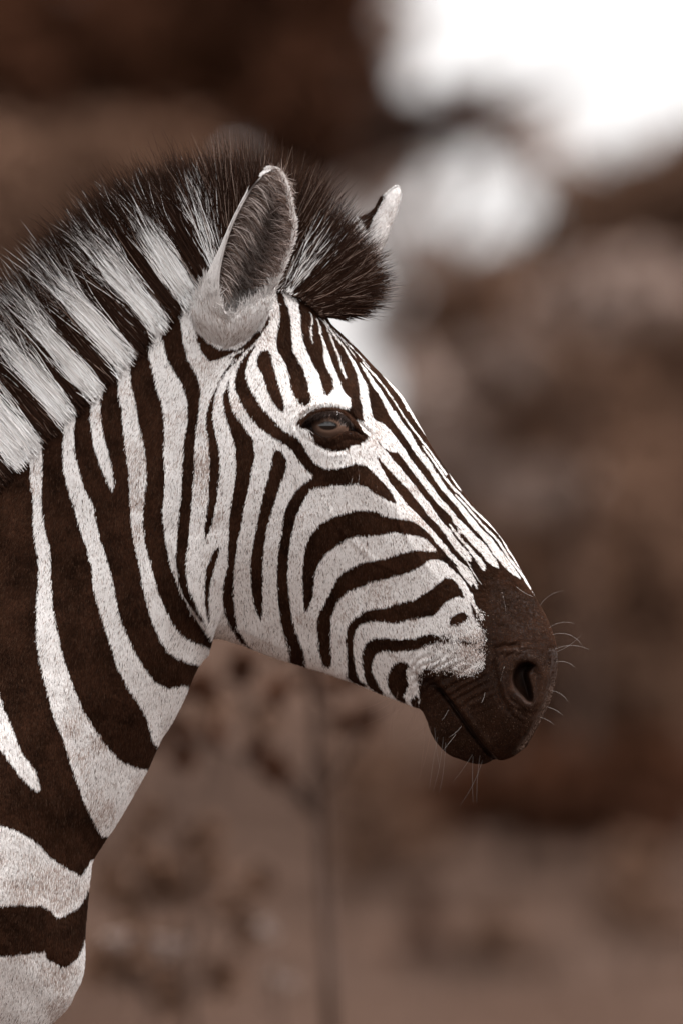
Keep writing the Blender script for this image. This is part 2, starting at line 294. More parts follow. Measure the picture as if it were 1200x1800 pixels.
dark(P('h', 0,950, 100,940, 180,940, 260,910, 340,890, 430,895, 510,910, 590,940, 650,960, 740,970, 840,965, 910,990, 900,1010, 840,1020, 740,1010, 680,995, 620,980, 550,985, 470,990, 410,1000, 330,1020, 240,1060, 150,1080, 60,1085, 0,1095) + P('e', 1160,800, 1100,810, 1030,815, 950,825, 870,815, 810,830, 780,880, 760,940, 765,1000, 790,1050, 820,1110, 850,1165, 850,1215, 800,1190, 740,1140, 700,1075, 690,1010, 675,940, 670,870, 685,800, 700,750, 740,720, 800,700, 900,700, 1000,710, 1100,705))
dark(P('e', 960,930, 1010,910, 1080,930, 1085,960, 1060,990, 1070,1060, 1080,1120, 1060,1160, 1040,1200, 1060,1290, 980,1250, 920,1180, 890,1100, 890,1060, 910,1010, 930,960))
dark(P(4, 575,1130, 600,1100, 612,1120, 606,1180, 580,1170))
# round the eye
dark(P('g', 150,380, 240,300, 340,230, 450,185, 580,178, 700,200, 750,215, 760,130, 800,60, 870,110, 900,250, 925,355, 830,320, 900,450, 985,540, 890,600, 880,625, 800,620, 740,660, 660,690, 560,690, 480,670, 400,630, 355,580, 335,540, 290,485, 200,420))

_T = np.array([(571,556), (552,538), (525,519), (490,503), (450,493), (405,494), (362,508), (312,542), (250,605), (188,665), (130,715), (75,768), (10,835), (-70,915), (-160,985)], float)[::-1]
for a0, a1 in ((-150,-108), (-60,-17), (26,77), (106,136), (154,186), (211,243), (272,303), (328,361)):
    t0, t1 = np.interp([a0, a1], _T[:, 0], _T[:, 1])
    white([(a0 - 6, t0 - 14), (a1 - 2, t1 - 14), (a1, t1 + 10), (a0 + 2, t0 + 10)])

def sample_mask(m, u, v):
    x = np.clip(((u - RU0) * RS).astype(int), 0, RW - 1); y = np.clip(((v - RV0) * RS).astype(int), 0, RH - 1)
    r = m[y, x]
    out = (u < RU0 + 4)
    if np.any(out):
        body = (np.sin(u / 44.0 + 0.0016 * (v - 1500) * np.sin(v / 300.0) * 8 + 0.7 * vnoise(u, v, 160, 5)) > -0.1).astype(np.float32)
        belly = sstep(2050, 2150, v) * (np.sin(v / 32.0 + 0.5 * vnoise(u, v, 60, 6)) > 0)
        r = np.where(out, np.where(v > 2080, belly, body), r)
    return r

def boxblur(m, r):
    k = 2 * r + 1
    for ax in (0, 1):
        c = np.cumsum(np.pad(m, [(r + 1, r) if a == ax else (0, 0) for a in (0, 1)], mode='edge'), axis=ax)
        m = (np.take(c, np.arange(k, c.shape[ax]), axis=ax) - np.take(c, np.arange(0, c.shape[ax] - k), axis=ax)) / k
    return m.astype(np.float32)
mask_soft = boxblur(mask, 2)

DARK = np.array([0.0170, 0.0073, 0.0041]); WHITE = np.array([0.83, 0.80, 0.785]); SKIN = np.array([0.40, 0.33, 0.30])

# ------------------------------------------------------------------ zebra body (one lofted skin: muzzle to rump, plus legs)
SEC = [  # T(u,v)  B(u,v)  half widths at 0, 1/4, 1/2, 3/4, 1 of the way down
 (925,1311, 920,1315, 8,8,8,8,8), (938,1287, 901,1329, 40,44,45,42,36), (950,1267, 883,1335.5, 50,60,62,58,46), (961,1245, 868,1335, 55,68,72,66,50), (970,1222, 850,1342, 58,74,79,72,54),
 (976,1195, 830,1341, 60,79,84,76,55), (979,1160, 808,1334, 58,81,87,77,54), (976,1133, 787,1325, 56,80,87,76,52), (969,1109, 768,1306, 54,78,86,74,50), (958,1082, 757,1287, 52,75,83,71,47),
 (945,1060, 749,1264, 50,73,80,69,45), (933,1038, 738,1246, 50,72,79,68,43), (915,1005, 715,1236, 51,74,80,69,42), (895,970, 685,1224, 53,77,83,71,42), (875,941, 655,1212, 56,82,87,73,42),
 (850,911, 625,1199, 60,88,92,76,43), (820,876, 595,1188, 64,94,98,80,45), (795,843, 565,1178, 68,101,104,84,47), (770,806, 540,1171, 73,109,111,88,49), (745,764, 515,1163, 79,118,118,93,51),
 (722,724, 490,1155, 85,127,124,97,53), (704,695, 465,1146, 90,135,130,101,55), (680,669, 445,1138, 93,142,135,105,57), (655,644, 425,1130, 94,146,138,108,59), (625,612, 408,1125, 93,148,140,111,61),
 (600,588, 395,1121, 91,147,142,114,63), (583,572, 384,1120, 87,144,143,117,66), (571,556, 375,1122, 82,139,143,120,69), (552,538, 370,1133, 76,133,142,122,72), (525,519, 366,1146, 68,126,140,124,76),
 (490,503, 358,1158, 58,119,137,126,80), (450,493, 347,1174, 50,112,134,127,85), (405,494, 336,1197, 43,106,132,128,90), (362,508, 325,1224, 38,101,130,130,94), (312,542, 303,1268, 35,97,128,132,99),
 (250,605, 283,1300, 33,94,128,136,104), (188,665, 260,1350, 33,93,130,141,110), (130,715, 236,1394, 34,95,135,148,117), (75,768, 208,1442, 36,100,143,158,125), (10,835, 183,1480, 40,108,155,172,133),
 (-70,915, 164,1511, 46,120,172,190,141), (-160,985, 158,1540, 55,136,194,208,148), (-260,1035, 154,1580, 66,156,220,226,153), (-360,1055, 149,1640, 78,178,246,242,156), (-460,1060, 147,1700, 92,204,272,256,158),
 (-540,1065, 135,1738, 106,228,294,268,165), (-620,1072, 105,1785, 118,250,314,282,174), (-720,1085, 20,1840, 130,272,334,300,186), (-850,1098, -250,1900, 142,296,352,322,205), (-1100,1105, -700,1960, 158,324,372,344,230),
 (-1500,1092, -1300,1955, 160,326,374,340,225), (-1850,1080, -1800,1890, 155,312,350,312,205), (-2120,1130, -2120,1770, 135,270,300,260,175), (-2270,1250, -2290,1620, 100,200,215,190,130), (-2330,1400, -2330,1450, 12,20,22,20,12)]
SEC = np.array(SEC, float)
subs = [14] * 9 + [16] * 24 + [28] * 8 + [14] * 6 + [8] * (len(SEC) - 1 - 47)
ts = np.concatenate([k + np.arange(n) / n for k, n in enumerate(subs)] + [[len(SEC) - 1]])
C = catmull(SEC, ts)
NU = len(ts); NV = 190
th = np.linspace(0, np.pi, NV)
vv = (1 - np.cos(th)) / 2
wid = np.zeros((NU, NV))
q = vv * 4
for k in range(NU):
    w5 = C[k, 4:9]
    wid[k] = catmull(w5[:, None], q)[:, 0]
wid *= np.sin(th)[None, :] ** 0.92
GU = C[:, 0:1] + (C[:, 2:3] - C[:, 0:1]) * vv[None, :]
GV = C[:, 1:2] + (C[:, 3:4] - C[:, 1:2]) * vv[None, :]

def gau(u, v, u0, v0, su, sv, rot=0.0):
    c, s = math.cos(math.radians(rot)), math.sin(math.radians(rot))
    a = (u - u0) * c + (v - v0) * s; b = -(u - u0) * s + (v - v0) * c
    return np.exp(-0.5 * ((a / su) ** 2 + (b / sv) ** 2))

def poly_sd(u, v, poly):
    """signed distance to a polygon, positive inside"""
    d, _, _ = seg_dist(u, v, poly + poly[:1])
    ins = np.zeros(np.shape(u), bool); n = len(poly)
    for i in range(n):
        ax, ay = poly[i]; bx, by = poly[(i + 1) % n]
        if ay == by: continue
        c = ((ay > v) != (by > v)) & (u < (bx - ax) * (v - ay) / (by - ay) + ax)
        ins ^= c
    return np.where(ins, d, -d)

EYE_OPEN = smooth_poly(P('g', 215,395, 300,300, 420,250, 560,240, 680,275, 760,350, 830,420, 900,490, 930,520, 860,490, 760,470, 680,480, 600,530, 500,552, 400,530, 310,470), 3)
NOSTRIL = smooth_poly(P('G', 560,560, 505,625, 485,730, 515,830, 590,915, 670,985, 725,970, 730,880, 705,770, 685,680, 720,610, 760,570, 690,535, 620,535), 3)
NOSTRIL_IN = smooth_poly(P('G', 540,560, 640,520, 760,550, 830,660, 810,850, 740,985, 690,985, 600,905, 520,820, 495,700), 3)
MOUTH = P(5, 262,872, 320,915, 370,965, 430,1045, 490,1130, 560,1228, 640,1330, 715,1415)
JAW = P(0, 296,900, 303,950, 314,990, 330,1040, 352,1085, 380,1125)
NFOLD = P('G', 560,350, 400,345, 310,380, 285,480, 300,620, 340,820, 400,980, 470,1075)

def displace(u, v):
    d = np.zeros_like(u)
    d += 9 * gau(u, v, 582, 712, 46, 13, 8) + 12 * gau(u, v, 590, 752, 60, 52)
    d -= 9 * gau(u, v, 540, 655, 34, 36, 30)
    d += 18 * gau(u, v, 480, 960, 80, 125)
    for vein in (P(0, 655,800, 690,850, 700,920, 740,985, 790,1040), P(0, 560,860, 600,930, 660,985, 720,1010), P(0, 700,920, 670,975, 640,1060, 600,1130)):
        dd, s, t = seg_dist(u, v, vein); d += 2.0 * np.exp(-(dd / 4.5) ** 2) * np.sin(np.pi * np.clip(t, 0.05, 0.95))
    d -= 13 * gau(u, v, 690, 1045, 70, 45, 25) + 9 * gau(u, v, 775, 950, 60, 26, 52)
    d += 5 * gau(u, v, 905, 1190, 46, 70)
    dd, s, t = seg_dist(u, v, P(0, 618, 835, 680, 880, 770, 960))
    d += 8 * np.exp(-(dd / 22) ** 2) * np.sin(np.pi * np.clip(t * 0.9 + 0.05, 0.05, 0.95)) ** 0.5
    near = (u > 480) & (u < 700) & (v > 660) & (v < 840)
    if near.any():
        e = np.full(u.shape, -99.0); e[near] = poly_sd(u[near], v[near], EYE_OPEN)
        d += -15 * sstep(-0.5, 4, e) + 2.0 * np.exp(-((e + 4.5) / 3.5) ** 2) - 3.2 * np.exp(-((e + 11) / 2.6) ** 2) * (v < 760) + 2.6 * np.exp(-((e + 17) / 4.0) ** 2) * (v < 760)
        d -= 3.0 * np.exp(-(seg_dist(u, v, P('g', 330,560, 420,640, 560,690, 700,670))[0] / 3.5) ** 2) * near
    near = (u > 640) & (v > 1000)
    un, vn = u[near], v[near]; dn = np.zeros_like(un)
    e = poly_sd(un, vn, NOSTRIL); e2 = poly_sd(un, vn, NOSTRIL_IN)
    dn += -34 * sstep(-2, 9, e) - 9 * sstep(-4, 14, e2) + 2.5 * np.exp(-((e2 + 8) / 7) ** 2)
    dd, s, t = seg_dist(un, vn, NFOLD)
    dn += -4.2 * np.exp(-((dd) / 4.5) ** 2) + 3.2 * np.exp(-((dd * s + 8) / 5) ** 2) * (dd < 30)
    dd, s, t = seg_dist(un, vn, MOUTH)
    sd_ = dd * s          # positive below the line (lower lip)
    dn += -24 * np.exp(-(dd / 3.8) ** 2) * sstep(0, 0.25, t) - 9 * sstep(0, 6, sd_) * np.exp(-(dd / 60) ** 2) + 5 * np.exp(-((sd_ + 9) / 7) ** 2)
    dn -= 8 * gau(un, vn, 755, 1196, 9, 6, 30)
    dd, s, t = seg_dist(un, vn, P(5, 175,770, 205,850, 212,960, 225,1040, 262,1140))
    dn -= 3 * np.exp(-(dd / 3.0) ** 2)
    # wrinkles at the mouth corner and fine folds of the muzzle skin
    wr = sstep(0, 1, gau(un, vn, 790, 1195, 45, 26, 25) * 1.5)
    dn += 2.0 * wr * np.sin((un * 0.55 + vn * 0.95) / 2.4 + 2 * vnoise(un, vn, 18, 3))
    dn += 0.8 * sstep(-48, -36, e2) * sstep(-10, -18, e2) * np.sin(e2 / 1.7 + 3 * vnoise(un, vn, 26, 14)) * sstep(940, 900, un)
    mz = sstep(0.3, 0.9, sample_mask(mask_soft, un, vn)) * (un > 745)
    dn += mz * (0.7 * vnoise(un, vn, 16, 11) + 0.35 * vnoise(un * 0.6, vn, 5, 12))
    dd, s, t = seg_dist(un, vn, P('G', 960,430, 950,620, 900,830, 840,1000, 760,1170, 680,1330))
    dn += 2.2 * np.exp(-(dd / 5) ** 2) - 2.2 * np.exp(-((dd - 9) / 4) ** 2)
    d[near] += dn
    dd, s, t = seg_dist(u, v, JAW)
    fr = np.where(s < 0, dd, -dd)      # positive on the face side
    d += 15 * sstep(0.1, 0.6, t) * sstep(-4, 5, fr) * np.exp(-np.maximum(fr, 0) / 110) * (dd < 400) * sstep(640, 560, u)
    # neck muscle and skin folds
    nk = sstep(420, 300, u) * sstep(-700, -400, u)
    d += nk * (2.6 * vnoise(u + 0.25 * v, v * 0.28, 22, 21) + 5 * vnoise(u + 0.2 * v, v * 0.5, 80, 22))
    dd, s, t = seg_dist(u, v, P(0, 330, 640, 300, 800, 290, 980, 300, 1150))
    d -= 7 * np.exp(-(dd / 26) ** 2)
    dd, s, t = seg_dist(u, v, P(0, 335, 1105, 290, 1205, 225, 1345, 165, 1480, 120, 1600))
    d -= 9 * np.exp(-(dd / 20) ** 2)
    dd, s, t = seg_dist(u, v, P(0, 250, 900, 200, 1100, 130, 1300, 60, 1440))
    d -= 6 * np.exp(-(dd / 30) ** 2)
    d += 1.2 * vnoise(u, v, 30, 23)
    return d

fade = np.clip(np.sin(th)[None, :] * 2.2, 0, 1) ** 1.2
DISP = displace(GU.ravel(), GV.ravel()).reshape(NU, NV)
GY = np.maximum(wid + DISP * fade, 0.0)
GY[:, 0] = 0; GY[:, -1] = 0

def to_world(u, v, y):
    return np.stack([(u - 600) * S, y * S, EYE_Z + (900 - v) * S], -1)

zebra = bpy.data.objects.new("zebra", None); COL.objects.link(zebra)
zebra.location = (-0.9, 0, 0); 
tag(zebra, "black and white striped zebra with upright mane, seen in profile facing right", "zebra")
ZOFF = np.array([-0.9, 0, 0])
def zw(u, v, y): return to_world(u, v, y) - ZOFF

near = zw(GU, GV, -GY); far = zw(GU, GV, GY)
# ring: near side top->bottom, far side bottom->top (without the shared ends)
ring = np.concatenate([near, far[:, -2:0:-1]], axis=1); NR = ring.shape[1]
idx = np.arange(NU * NR).reshape(NU, NR)
a = idx[:-1]; b = idx[1:]
quads = np.stack([a, b, np.roll(b, -1, 1), np.roll(a, -1, 1)], -1).reshape(-1, 4)
ringU = np.concatenate([GU, GU[:, -2:0:-1]], 1).ravel(); ringV = np.concatenate([GV, GV[:, -2:0:-1]], 1).ravel()
verts = ring.reshape(-1, 3)
# legs
def leg(hu, y, pts):
    """pts: (u, v, radius along, radius across)"""
    c = catmull(np.array(pts, float), np.linspace(0, len(pts) - 1, 60)); n = 28
    an = np.linspace(0, 2 * np.pi, n, endpoint=False)
    U = c[:, 0:1] + c[:, 2:3] * np.cos(an); V = np.repeat(c[:, 1:2], n, 1); Y = y + c[:, 3:4] * np.sin(an)
    ii = np.arange(60 * n).reshape(60, n)
    qd = np.stack([ii[:-1], np.roll(ii[:-1], -1, 1), np.roll(ii[1:], -1, 1), ii[1:]], -1).reshape(-1, 4)
    return zw(U.ravel(), V.ravel(), Y.ravel()), qd, U.ravel(), V.ravel()
FORE = [(-190,1500,210,60), (-200,1700,185,85), (-190,1900,130,82), (-180,2080,88,62), (-178,2250,66,50), (-170,2330,64,52), (-176,2400,52,42), (-182,2560,42,34), (-178,2690,48,38), (-160,2770,44,36), (-140,2830,62,50), (-130,2896,74,58)]
HIND = [(-1950,1350,240,90), (-1950,1600,260,110), (-1900,1850,200,100), (-1930,2040,120,70), (-2020,2220,86,52), (-2080,2330,72,46), (-2070,2420,60,42), (-2040,2580,46,36), (-2030,2700,52,40), (-2000,2780,46,38), (-1975,2836,64,50), (-1960,2896,74,58)]
vl, fl, ul, wl_ = [verts], [quads], [ringU], [ringV]; base = len(verts)
for spec, y, du in ((FORE, -150, 0), (FORE, 150, 60), (HIND, -170, 0), (HIND, 170, -90)):
    p, f_, uu, v_ = leg(0, y, [(x + du, z, r1, r2) for x, z, r1, r2 in spec])
    vl.append(p); fl.append(f_ + base); ul.append(uu - 2000); wl_.append(v_); base += len(p)
verts = np.concatenate(vl); quads = np.concatenate(fl); allU = np.concatenate(ul); allV = np.concatenate(wl_)

MUZ = P(0, 850,1000, 900,1022, 940,1042, 1010,1100, 1010,1370, 735,1370, 730,1240, 745,1182, 780,1178, 840,1182, 846,1100)
def muzzle(u, v, a=-6, b=14):
    r = np.zeros_like(u); m = (u > 690) & (v > 960) & (u < 1020)
    r[m] = sstep(a, b, poly_sd(u[m], v[m], MUZ)); return r
def coat_colors(u, v, m):
    """skin colour under the hair for mask value m"""
    muz = muzzle(u, v)
    c = SKIN[None] * (1 - m[:, None]) + DARK[None] * m[:, None]
    n = 1 + 0.35 * vnoise(u, v, 7, 31) * (m > 0.5)
    return c * n[:, None] * (1 - 0.1 * (muz * m))[:, None]
mcol = sample_mask(mask_soft, allU, allV)
hoof = allV > 2836
vc = coat_colors(allU, allV, mcol); vc[hoof] = (0.05, 0.035, 0.03)
skin_mat = attr_material("zebra_skin", "col", 0.6, 0.08, bump=0.08, bump_scale=1400)
sb = skin_mat.node_tree.nodes['Principled BSDF']; sb.inputs['Coat Roughness'].default_value = 0.22
wa = skin_mat.node_tree.nodes.new('ShaderNodeAttribute'); wa.attribute_name = "wet"
skin_mat.node_tree.links.new(wa.outputs['Fac'], sb.inputs['Coat Weight'])
body = mesh_obj("body", verts, quads, skin_mat, zebra, smooth=True, colors=vc)

LIP_EDGE = P('G', 985,760, 950,850, 895,1020, 815,1190, 730,1345, 600,1490)
wet = np.full(len(verts), 0.06, np.float32)
m_ = (allU > 850) & (allV > 1100) & (allU < 1010)
wet[m_] = np.maximum(wet[m_], 1.0 * sstep(12, 3, seg_dist(allU[m_], allV[m_], LIP_EDGE)[0]))
m_ = (allU > 500) & (allU < 680) & (allV > 690) & (allV < 830)
wet[m_] = np.maximum(wet[m_], 0.8 * sstep(-4, 0, poly_sd(allU[m_], allV[m_], EYE_OPEN)))
body.data.attributes.new("wet", 'FLOAT', 'POINT').data.foreach_set("value", wet)

# normals of the near side grid (photo-space u, v, y) -> world
dU = np.gradient(near, axis=0); dV = np.gradient(near, axis=1)
NN = np.cross(dU, dV); NN /= np.linalg.norm(NN, axis=2)[..., None] + 1e-12
NN *= np.where(NN[..., 1:2] > 0.2, -1, 1)
mid = NN[NU // 3, NV // 2]
if mid[1] > 0: NN = -NN

# ------------------------------------------------------------------ coat hair
fur_mat = attr_material("zebra_hair", "col", 0.8, 0.02, normal_attr="nrm")
mane_mat = attr_material("mane_hair", "col", 0.6, 0.04)
crest_mat = attr_material("crest_hair", "col", 0.6, 0.04, normal_attr="nrm")

def grid_sample(N, umin, vmax=1900):
    """random points on the near side grid by area"""
    ar = np.linalg.norm(np.cross(near[1:, :-1] - near[:-1, :-1], near[:-1, 1:] - near[:-1, :-1]), axis=2)
    cu = (GU[:-1, :-1] + GU[1:, 1:]) / 2; cv = (GV[:-1, :-1] + GV[1:, 1:]) / 2
    ar = ar * (cu > umin) * (cv < vmax)
    p = np.cumsum(ar.ravel()); p /= p[-1]
    k = np.searchsorted(p, rng.random(N)); i, j = np.divmod(k, NV - 1)
    f, g = rng.random(N), rng.random(N)
    def lerp(A):
        sh = (slice(None),) + (None,) * (A.ndim - 2)
        F, G = (f, g) if A.ndim == 2 else (f[:, None], g[:, None])
        return A[i, j] * (1 - F) * (1 - G) + A[i + 1, j] * F * (1 - G) + A[i, j + 1] * (1 - F) * G + A[i + 1, j + 1] * F * G
    pos = lerp(near); nrm = lerp(NN); nrm /= np.linalg.norm(nrm, axis=1)[:, None] + 1e-12
    return pos, nrm, lerp(GU), lerp(GV)

def flow(u, v):
    """hair direction along the side plane (du, dv)"""
    face = sstep(380, 560, u)
    nose = sstep(620, 820, u - 0.35 * (v - 800))
    du = -0.12 * (1 - face) + 0.10 * face + 0.50 * nose; dv = np.ones_like(u) * (1 - 0.2 * nose)
    return du, dv

def coat(name, N, mirror, lenmul=1.0):
    pos, nrm, u, v = grid_sample(N, -140)
    # no hair in the eye, the nostril or the mouth line
    keep = np.ones(N, bool)
    m = (u > 500) & (u < 680) & (v > 690) & (v < 830); keep[m] &= poly_sd(u[m], v[m], EYE_OPEN) < 1.5
    m = (u > 860) & (v > 1100); keep[m] &= poly_sd(u[m], v[m], NOSTRIL) < -1
    m = (u > 730) & (v > 1160); keep[m] &= seg_dist(u[m], v[m], MOUTH)[0] > 4.5
    
    m = (u > 860) & (v > 1120); keep[m] &= (seg_dist(u[m], v[m], P('G', 1010,430, 1000,620, 950,830, 890,1000, 810,1170, 730,1330, 560,1520))[0] > 11) | (rng.random(m.sum()) < 0.15)
    pos, nrm, u, v = pos[keep], nrm[keep], u[keep], v[keep]; n = len(u)
    muz = muzzle(u, v)
    lips = sstep(0.1, 1, gau(u, v, 800, 1140, 38, 34) * 1.3)
    nose = sstep(560, 720, u - 0.35 * (v - 800))
    edge = np.exp(-(seg_dist(u, v, P(0, 848,1080, 846,1110, 842,1150, 825,1178, 780,1176, 742,1188))[0] / 16) ** 2)
    sig = 0.75 + 3.5 * lips + 4.5 * edge - 0.4 * nose * (1 - muz)
    du, dv = flow(u, v)
    L = (6.4 + 3 * rng.random(n)) * lenmul * (1 - 0.70 * muz) * (1 - 0.35 * nose * (1 - muz)) * (1 + 0.25 * sstep(420, 300, u))
    uu = u + rng.normal(0, 1, n) * sig + du * L * 0.5; vq = v + rng.normal(0, 1, n) * sig + dv * L * 0.5
    dk = sample_mask(mask, uu, vq) > 0.5
    ang = rng.normal(0, 0.13, n) + 0.25 * vnoise(u, v, 70, 45); c, s = np.cos(ang), np.sin(ang)
    du, dv = du * c - dv * s, du * s + dv * c
    t = np.stack([du, np.zeros(n), -dv], 1)
    t -= nrm * np.sum(t * nrm, 1)[:, None]; t /= np.linalg.norm(t, axis=1)[:, None] + 1e-9
    jawfluff = gau(u, v, 450, 1110, 90, 30, 12) + 0.5 * gau(u, v, 620, 1185, 80, 16, 18)
    L *= (1 + 0.9 * jawfluff) * (1 - 0.4 * edge)
    L = (L * S)[:, None]
    lift = (0.11 + 0.09 * rng.random(n))[:, None]
    p0 = pos - nrm * (0.6 * S); p1 = pos + t * L * 0.5 + nrm * L * lift * 0.75; p2 = pos + t * L + nrm * L * lift
    pts = np.stack([p0, p1, p2], 1)
    if mirror: pts[..., 1] *= -1; nrm = nrm * [1, -1, 1]
    val = rng.normal(1, 0.10, n)
    shade = 1 + 0.45 * vnoise(u, v, 34, 43) + 0.25 * vnoise(u, v, 9, 44)  # patchy sheen of the dark hair, painted into its tone
    col = np.where(dk[:, None], DARK[None] * ((1 + 0.9 * np.abs(rng.normal(0, 0.7, n))) * shade)[:, None], WHITE[None] * np.clip(val, 0.55, 1.1)[:, None])
    # dust and brown hairs in the white coat
    dirt = sstep(0.15, 0.9, vnoise(u, v, 60, 41) * 0.6 + vnoise(u, v, 22, 42) * 0.4 + 0.25 * sstep(1300, 1600, v) + 0.5 * gau(u, v, 630, 962, 26, 14) + 0.5 * gau(u, v, 385, 905, 14, 40) + 0.6 * gau(u, v, 75, 1510, 30, 20) + 0.5 * lips)
    brown = np.array([0.42, 0.33, 0.29])
    sel = (~dk) & (rng.random(n) < 0.07 + 0.5 * dirt)
    col[sel] = brown * np.clip(val[sel], 0.5, 1.3)[:, None]
    sheen = dk & (rng.random(n) < 0.10 + 0.08 * muz)  # sheen and muzzle glints painted as lighter brown hairs among the dark
    col[sheen] = np.array([0.046, 0.025, 0.016]) * rng.uniform(.6, 1.3, (sheen.sum(), 1))
    speck = (~dk) & (rng.random(n) < 0.035 + 0.12 * lips)
    col[speck] = DARK * 2.2
    gz = dk & (rng.random(n) < 0.012 * muz)
    col[gz] = np.array([0.12, 0.075, 0.055])
    r = np.array([0.46, 0.40, 0.08]) * S
    return curves_obj(name, pts, r, np.clip(col, 0, 0.9), fur_mat, zebra, nrm)
coat("coat_hair", 560000, False)
coat("coat_hair", 110000, True, 1.15)

# ------------------------------------------------------------------ mane
MST = np.array([  # root u,v -> tip u,v
 (-160,985, -330,800), (-70,915, -225,735), (10,835, -140,655), (75,768, -75,590), (130,715, -30,530), (188,665, 15,475), (250,605, 68,408), (308,545, 140,340), (362,508, 228,290),
 (405,494, 330,262), (440,490, 430,255), (470,496, 520,285), (500,508, 594,345), (525,519, 655,420), (545,534, 680,480), (560,546, 664,525), (568,553, 620,548)], float)
BANDS = [(-150,-108,.86), (-60,-17,.86), (26,77,.86), (106,136,.86), (154,186,.85), (211,243,.82), (272,303,.77), (328,361,.70), (387,410,.74), (494,513,.62)]
def mane(N):
    t = rng.random(N) * (len(MST) - 1)
    m = catmull(MST, t)
    # even root density along the crest
    m[:, 0] += rng.normal(0, 2.0, N); m[:, 1] += rng.normal(0, 2.0, N)
    y0 = rng.uniform(-1, 1, N); y0 = np.sign(y0) * np.abs(y0) ** 0.7
    fan = rng.normal(0, 1, N)
    d = m[:, 2:] - m[:, :2]; L0 = np.linalg.norm(d, axis=1)
    cid_t = np.floor(t * 22 + 0.3 * rng.normal(0, 1, N)); cid_y = np.floor((y0 + 1) * 3.5)
    cid = ((cid_t * 37 + cid_y * 911) % 4096).astype(int)
    crnd = np.random.default_rng(5).normal(0, 1, (4096, 4))[cid]
    clump = vnoise(t * 60, y0 * 9, 1.0, 51) * 0.6 + crnd[:, 0] * 0.8
    fore = sstep(8.5, 10.5, t)
    a = np.arctan2(d[:, 1], d[:, 0]) + fan * (0.03 + 0.05 * fore) + clump * (0.035 + 0.05 * fore)
    core = np.abs(y0) < 0.42
    L = L0 * np.clip(np.where(core, rng.normal(0.91, 0.08, N), rng.normal(0.84, 0.10, N)) + crnd[:, 1] * (0.035 + 0.09 * fore) - 0.45 * fore * rng.random(N) ** 1.6 - 0.25 * (1 - fore) * rng.random(N) ** 4, 0.35, 1.15)
    K = 9
    s = np.linspace(0, 1, K)[None, :]
    curl = (rng.normal(0, 0.11, N) + crnd[:, 2] * 0.13)[:, None] * s ** 1.5 + (rng.normal(0, 0.08, N))[:, None] * np.sin(s * 9 + crnd[:, 3:4] * 3)
    # roots spread over both flanks of the crest
    seci = np.argmin((C[:, 0][None] - m[:, 0:1]) ** 2 + (C[:, 1][None] - m[:, 1:2]) ** 2, axis=1)
    short = rng.random(N) < 0.07
    L = np.where(short, L * rng.uniform(.07, .2, N), L)
    f = np.where(short, 0.006 + 0.03 * rng.random(N), np.abs(y0) ** 1.3 * 0.016) * (0.7 + 0.6 * rng.random(N)) * np.interp(m[:, 0], [380, 440, 500], [1, 0.6, 0.35])
    j = np.clip(np.round(np.arccos(1 - 2 * f) / np.pi * (NV - 1)).astype(int), 0, NV - 1)
    ru0, rv0, ry0 = GU[seci, j], GV[seci, j], GY[seci, j] * np.sign(y0)
    ru0 = ru0 + rng.normal(0, 1.5, N)
    A = a[:, None] + curl
    st = (L / (K - 1))[:, None]
    du = np.cos(A) * st; dv = np.sin(A) * st; du[:, 0] = 0; dv[:, 0] = 0
    u = ru0[:, None] + np.cumsum(du, 1); v = rv0[:, None] + np.cumsum(dv, 1)
    y = ry0[:, None] * (1 + 0.35 * np.minimum(s * 4, 1) - 0.75 * s ** 2) + np.sign(y0)[:, None] * 3.0 * np.minimum(s * 6, 1) + rng.normal(0, 5, N)[:, None] * s ** 1.5 * 2.0
    tcen = (cid_t + 0.5) / 22; mc = catmull(MST, np.clip(tcen, 0, len(MST) - 1.001))
    u = u + (mc[:, 0] - m[:, 0])[:, None] * 0.28 * s ** 2; v = v + (mc[:, 1] - m[:, 1])[:, None] * 0.28 * s ** 2
    pts = zw(u, v, y)
    ru = m[:, 0] + rng.normal(0, 1.4, N)
    frac = np.zeros(N)
    for a0, a1, f in BANDS: frac = np.where((ru > a0) & (ru < a1), f, frac)
    frac = np.where(frac > 0, frac + 0.02 + rng.normal(0, 0.05, N), 0)

    frac = np.where((frac > 0) & ~core & (rng.random(N) < 0.04), 1.3, frac)
    frac = np.where((ru > 493) & (ru < 513) & (rng.random(N) < 0.35), 0, frac)
    frac = np.where((ru > 386) & (ru < 410) & (rng.random(N) < 0.45), 0, frac)
    stray = (frac == 0) & (rng.random(N) < 0.06 + 0.06 * fore)  # paler stray hairs; more on the forelock, as painted highlights
    wt = (s < frac[:, None]).astype(float)
    val = rng.normal(1.0, 0.16, N)[:, None]
    wcol = WHITE[None, None] * np.clip(val + 0.06, 0.6, 1.15)[..., None]
    dcol = (DARK * 0.95)[None, None] * (1 + 0.9 * np.abs(rng.normal(0, 0.7, N)))[:, None, None]
    col = wt[..., None] * wcol + (1 - wt[..., None]) * dcol
    col[stray] = np.array([0.22, 0.155, 0.125]) * (0.6 + 0.6 * rng.random(stray.sum()))[:, None, None]
    r = np.array([0.5, 0.58, 0.58, 0.56, 0.52, 0.46, 0.38, 0.26, 0.08]) * S
    mn = np.stack([np.full(N, 0.15), np.sign(y0) * 0.85, np.full(N, 0.5)], 1)
    return curves_obj("mane", pts, r, np.clip(col, 0, 0.9), crest_mat, zebra, mn)
mane(60000)

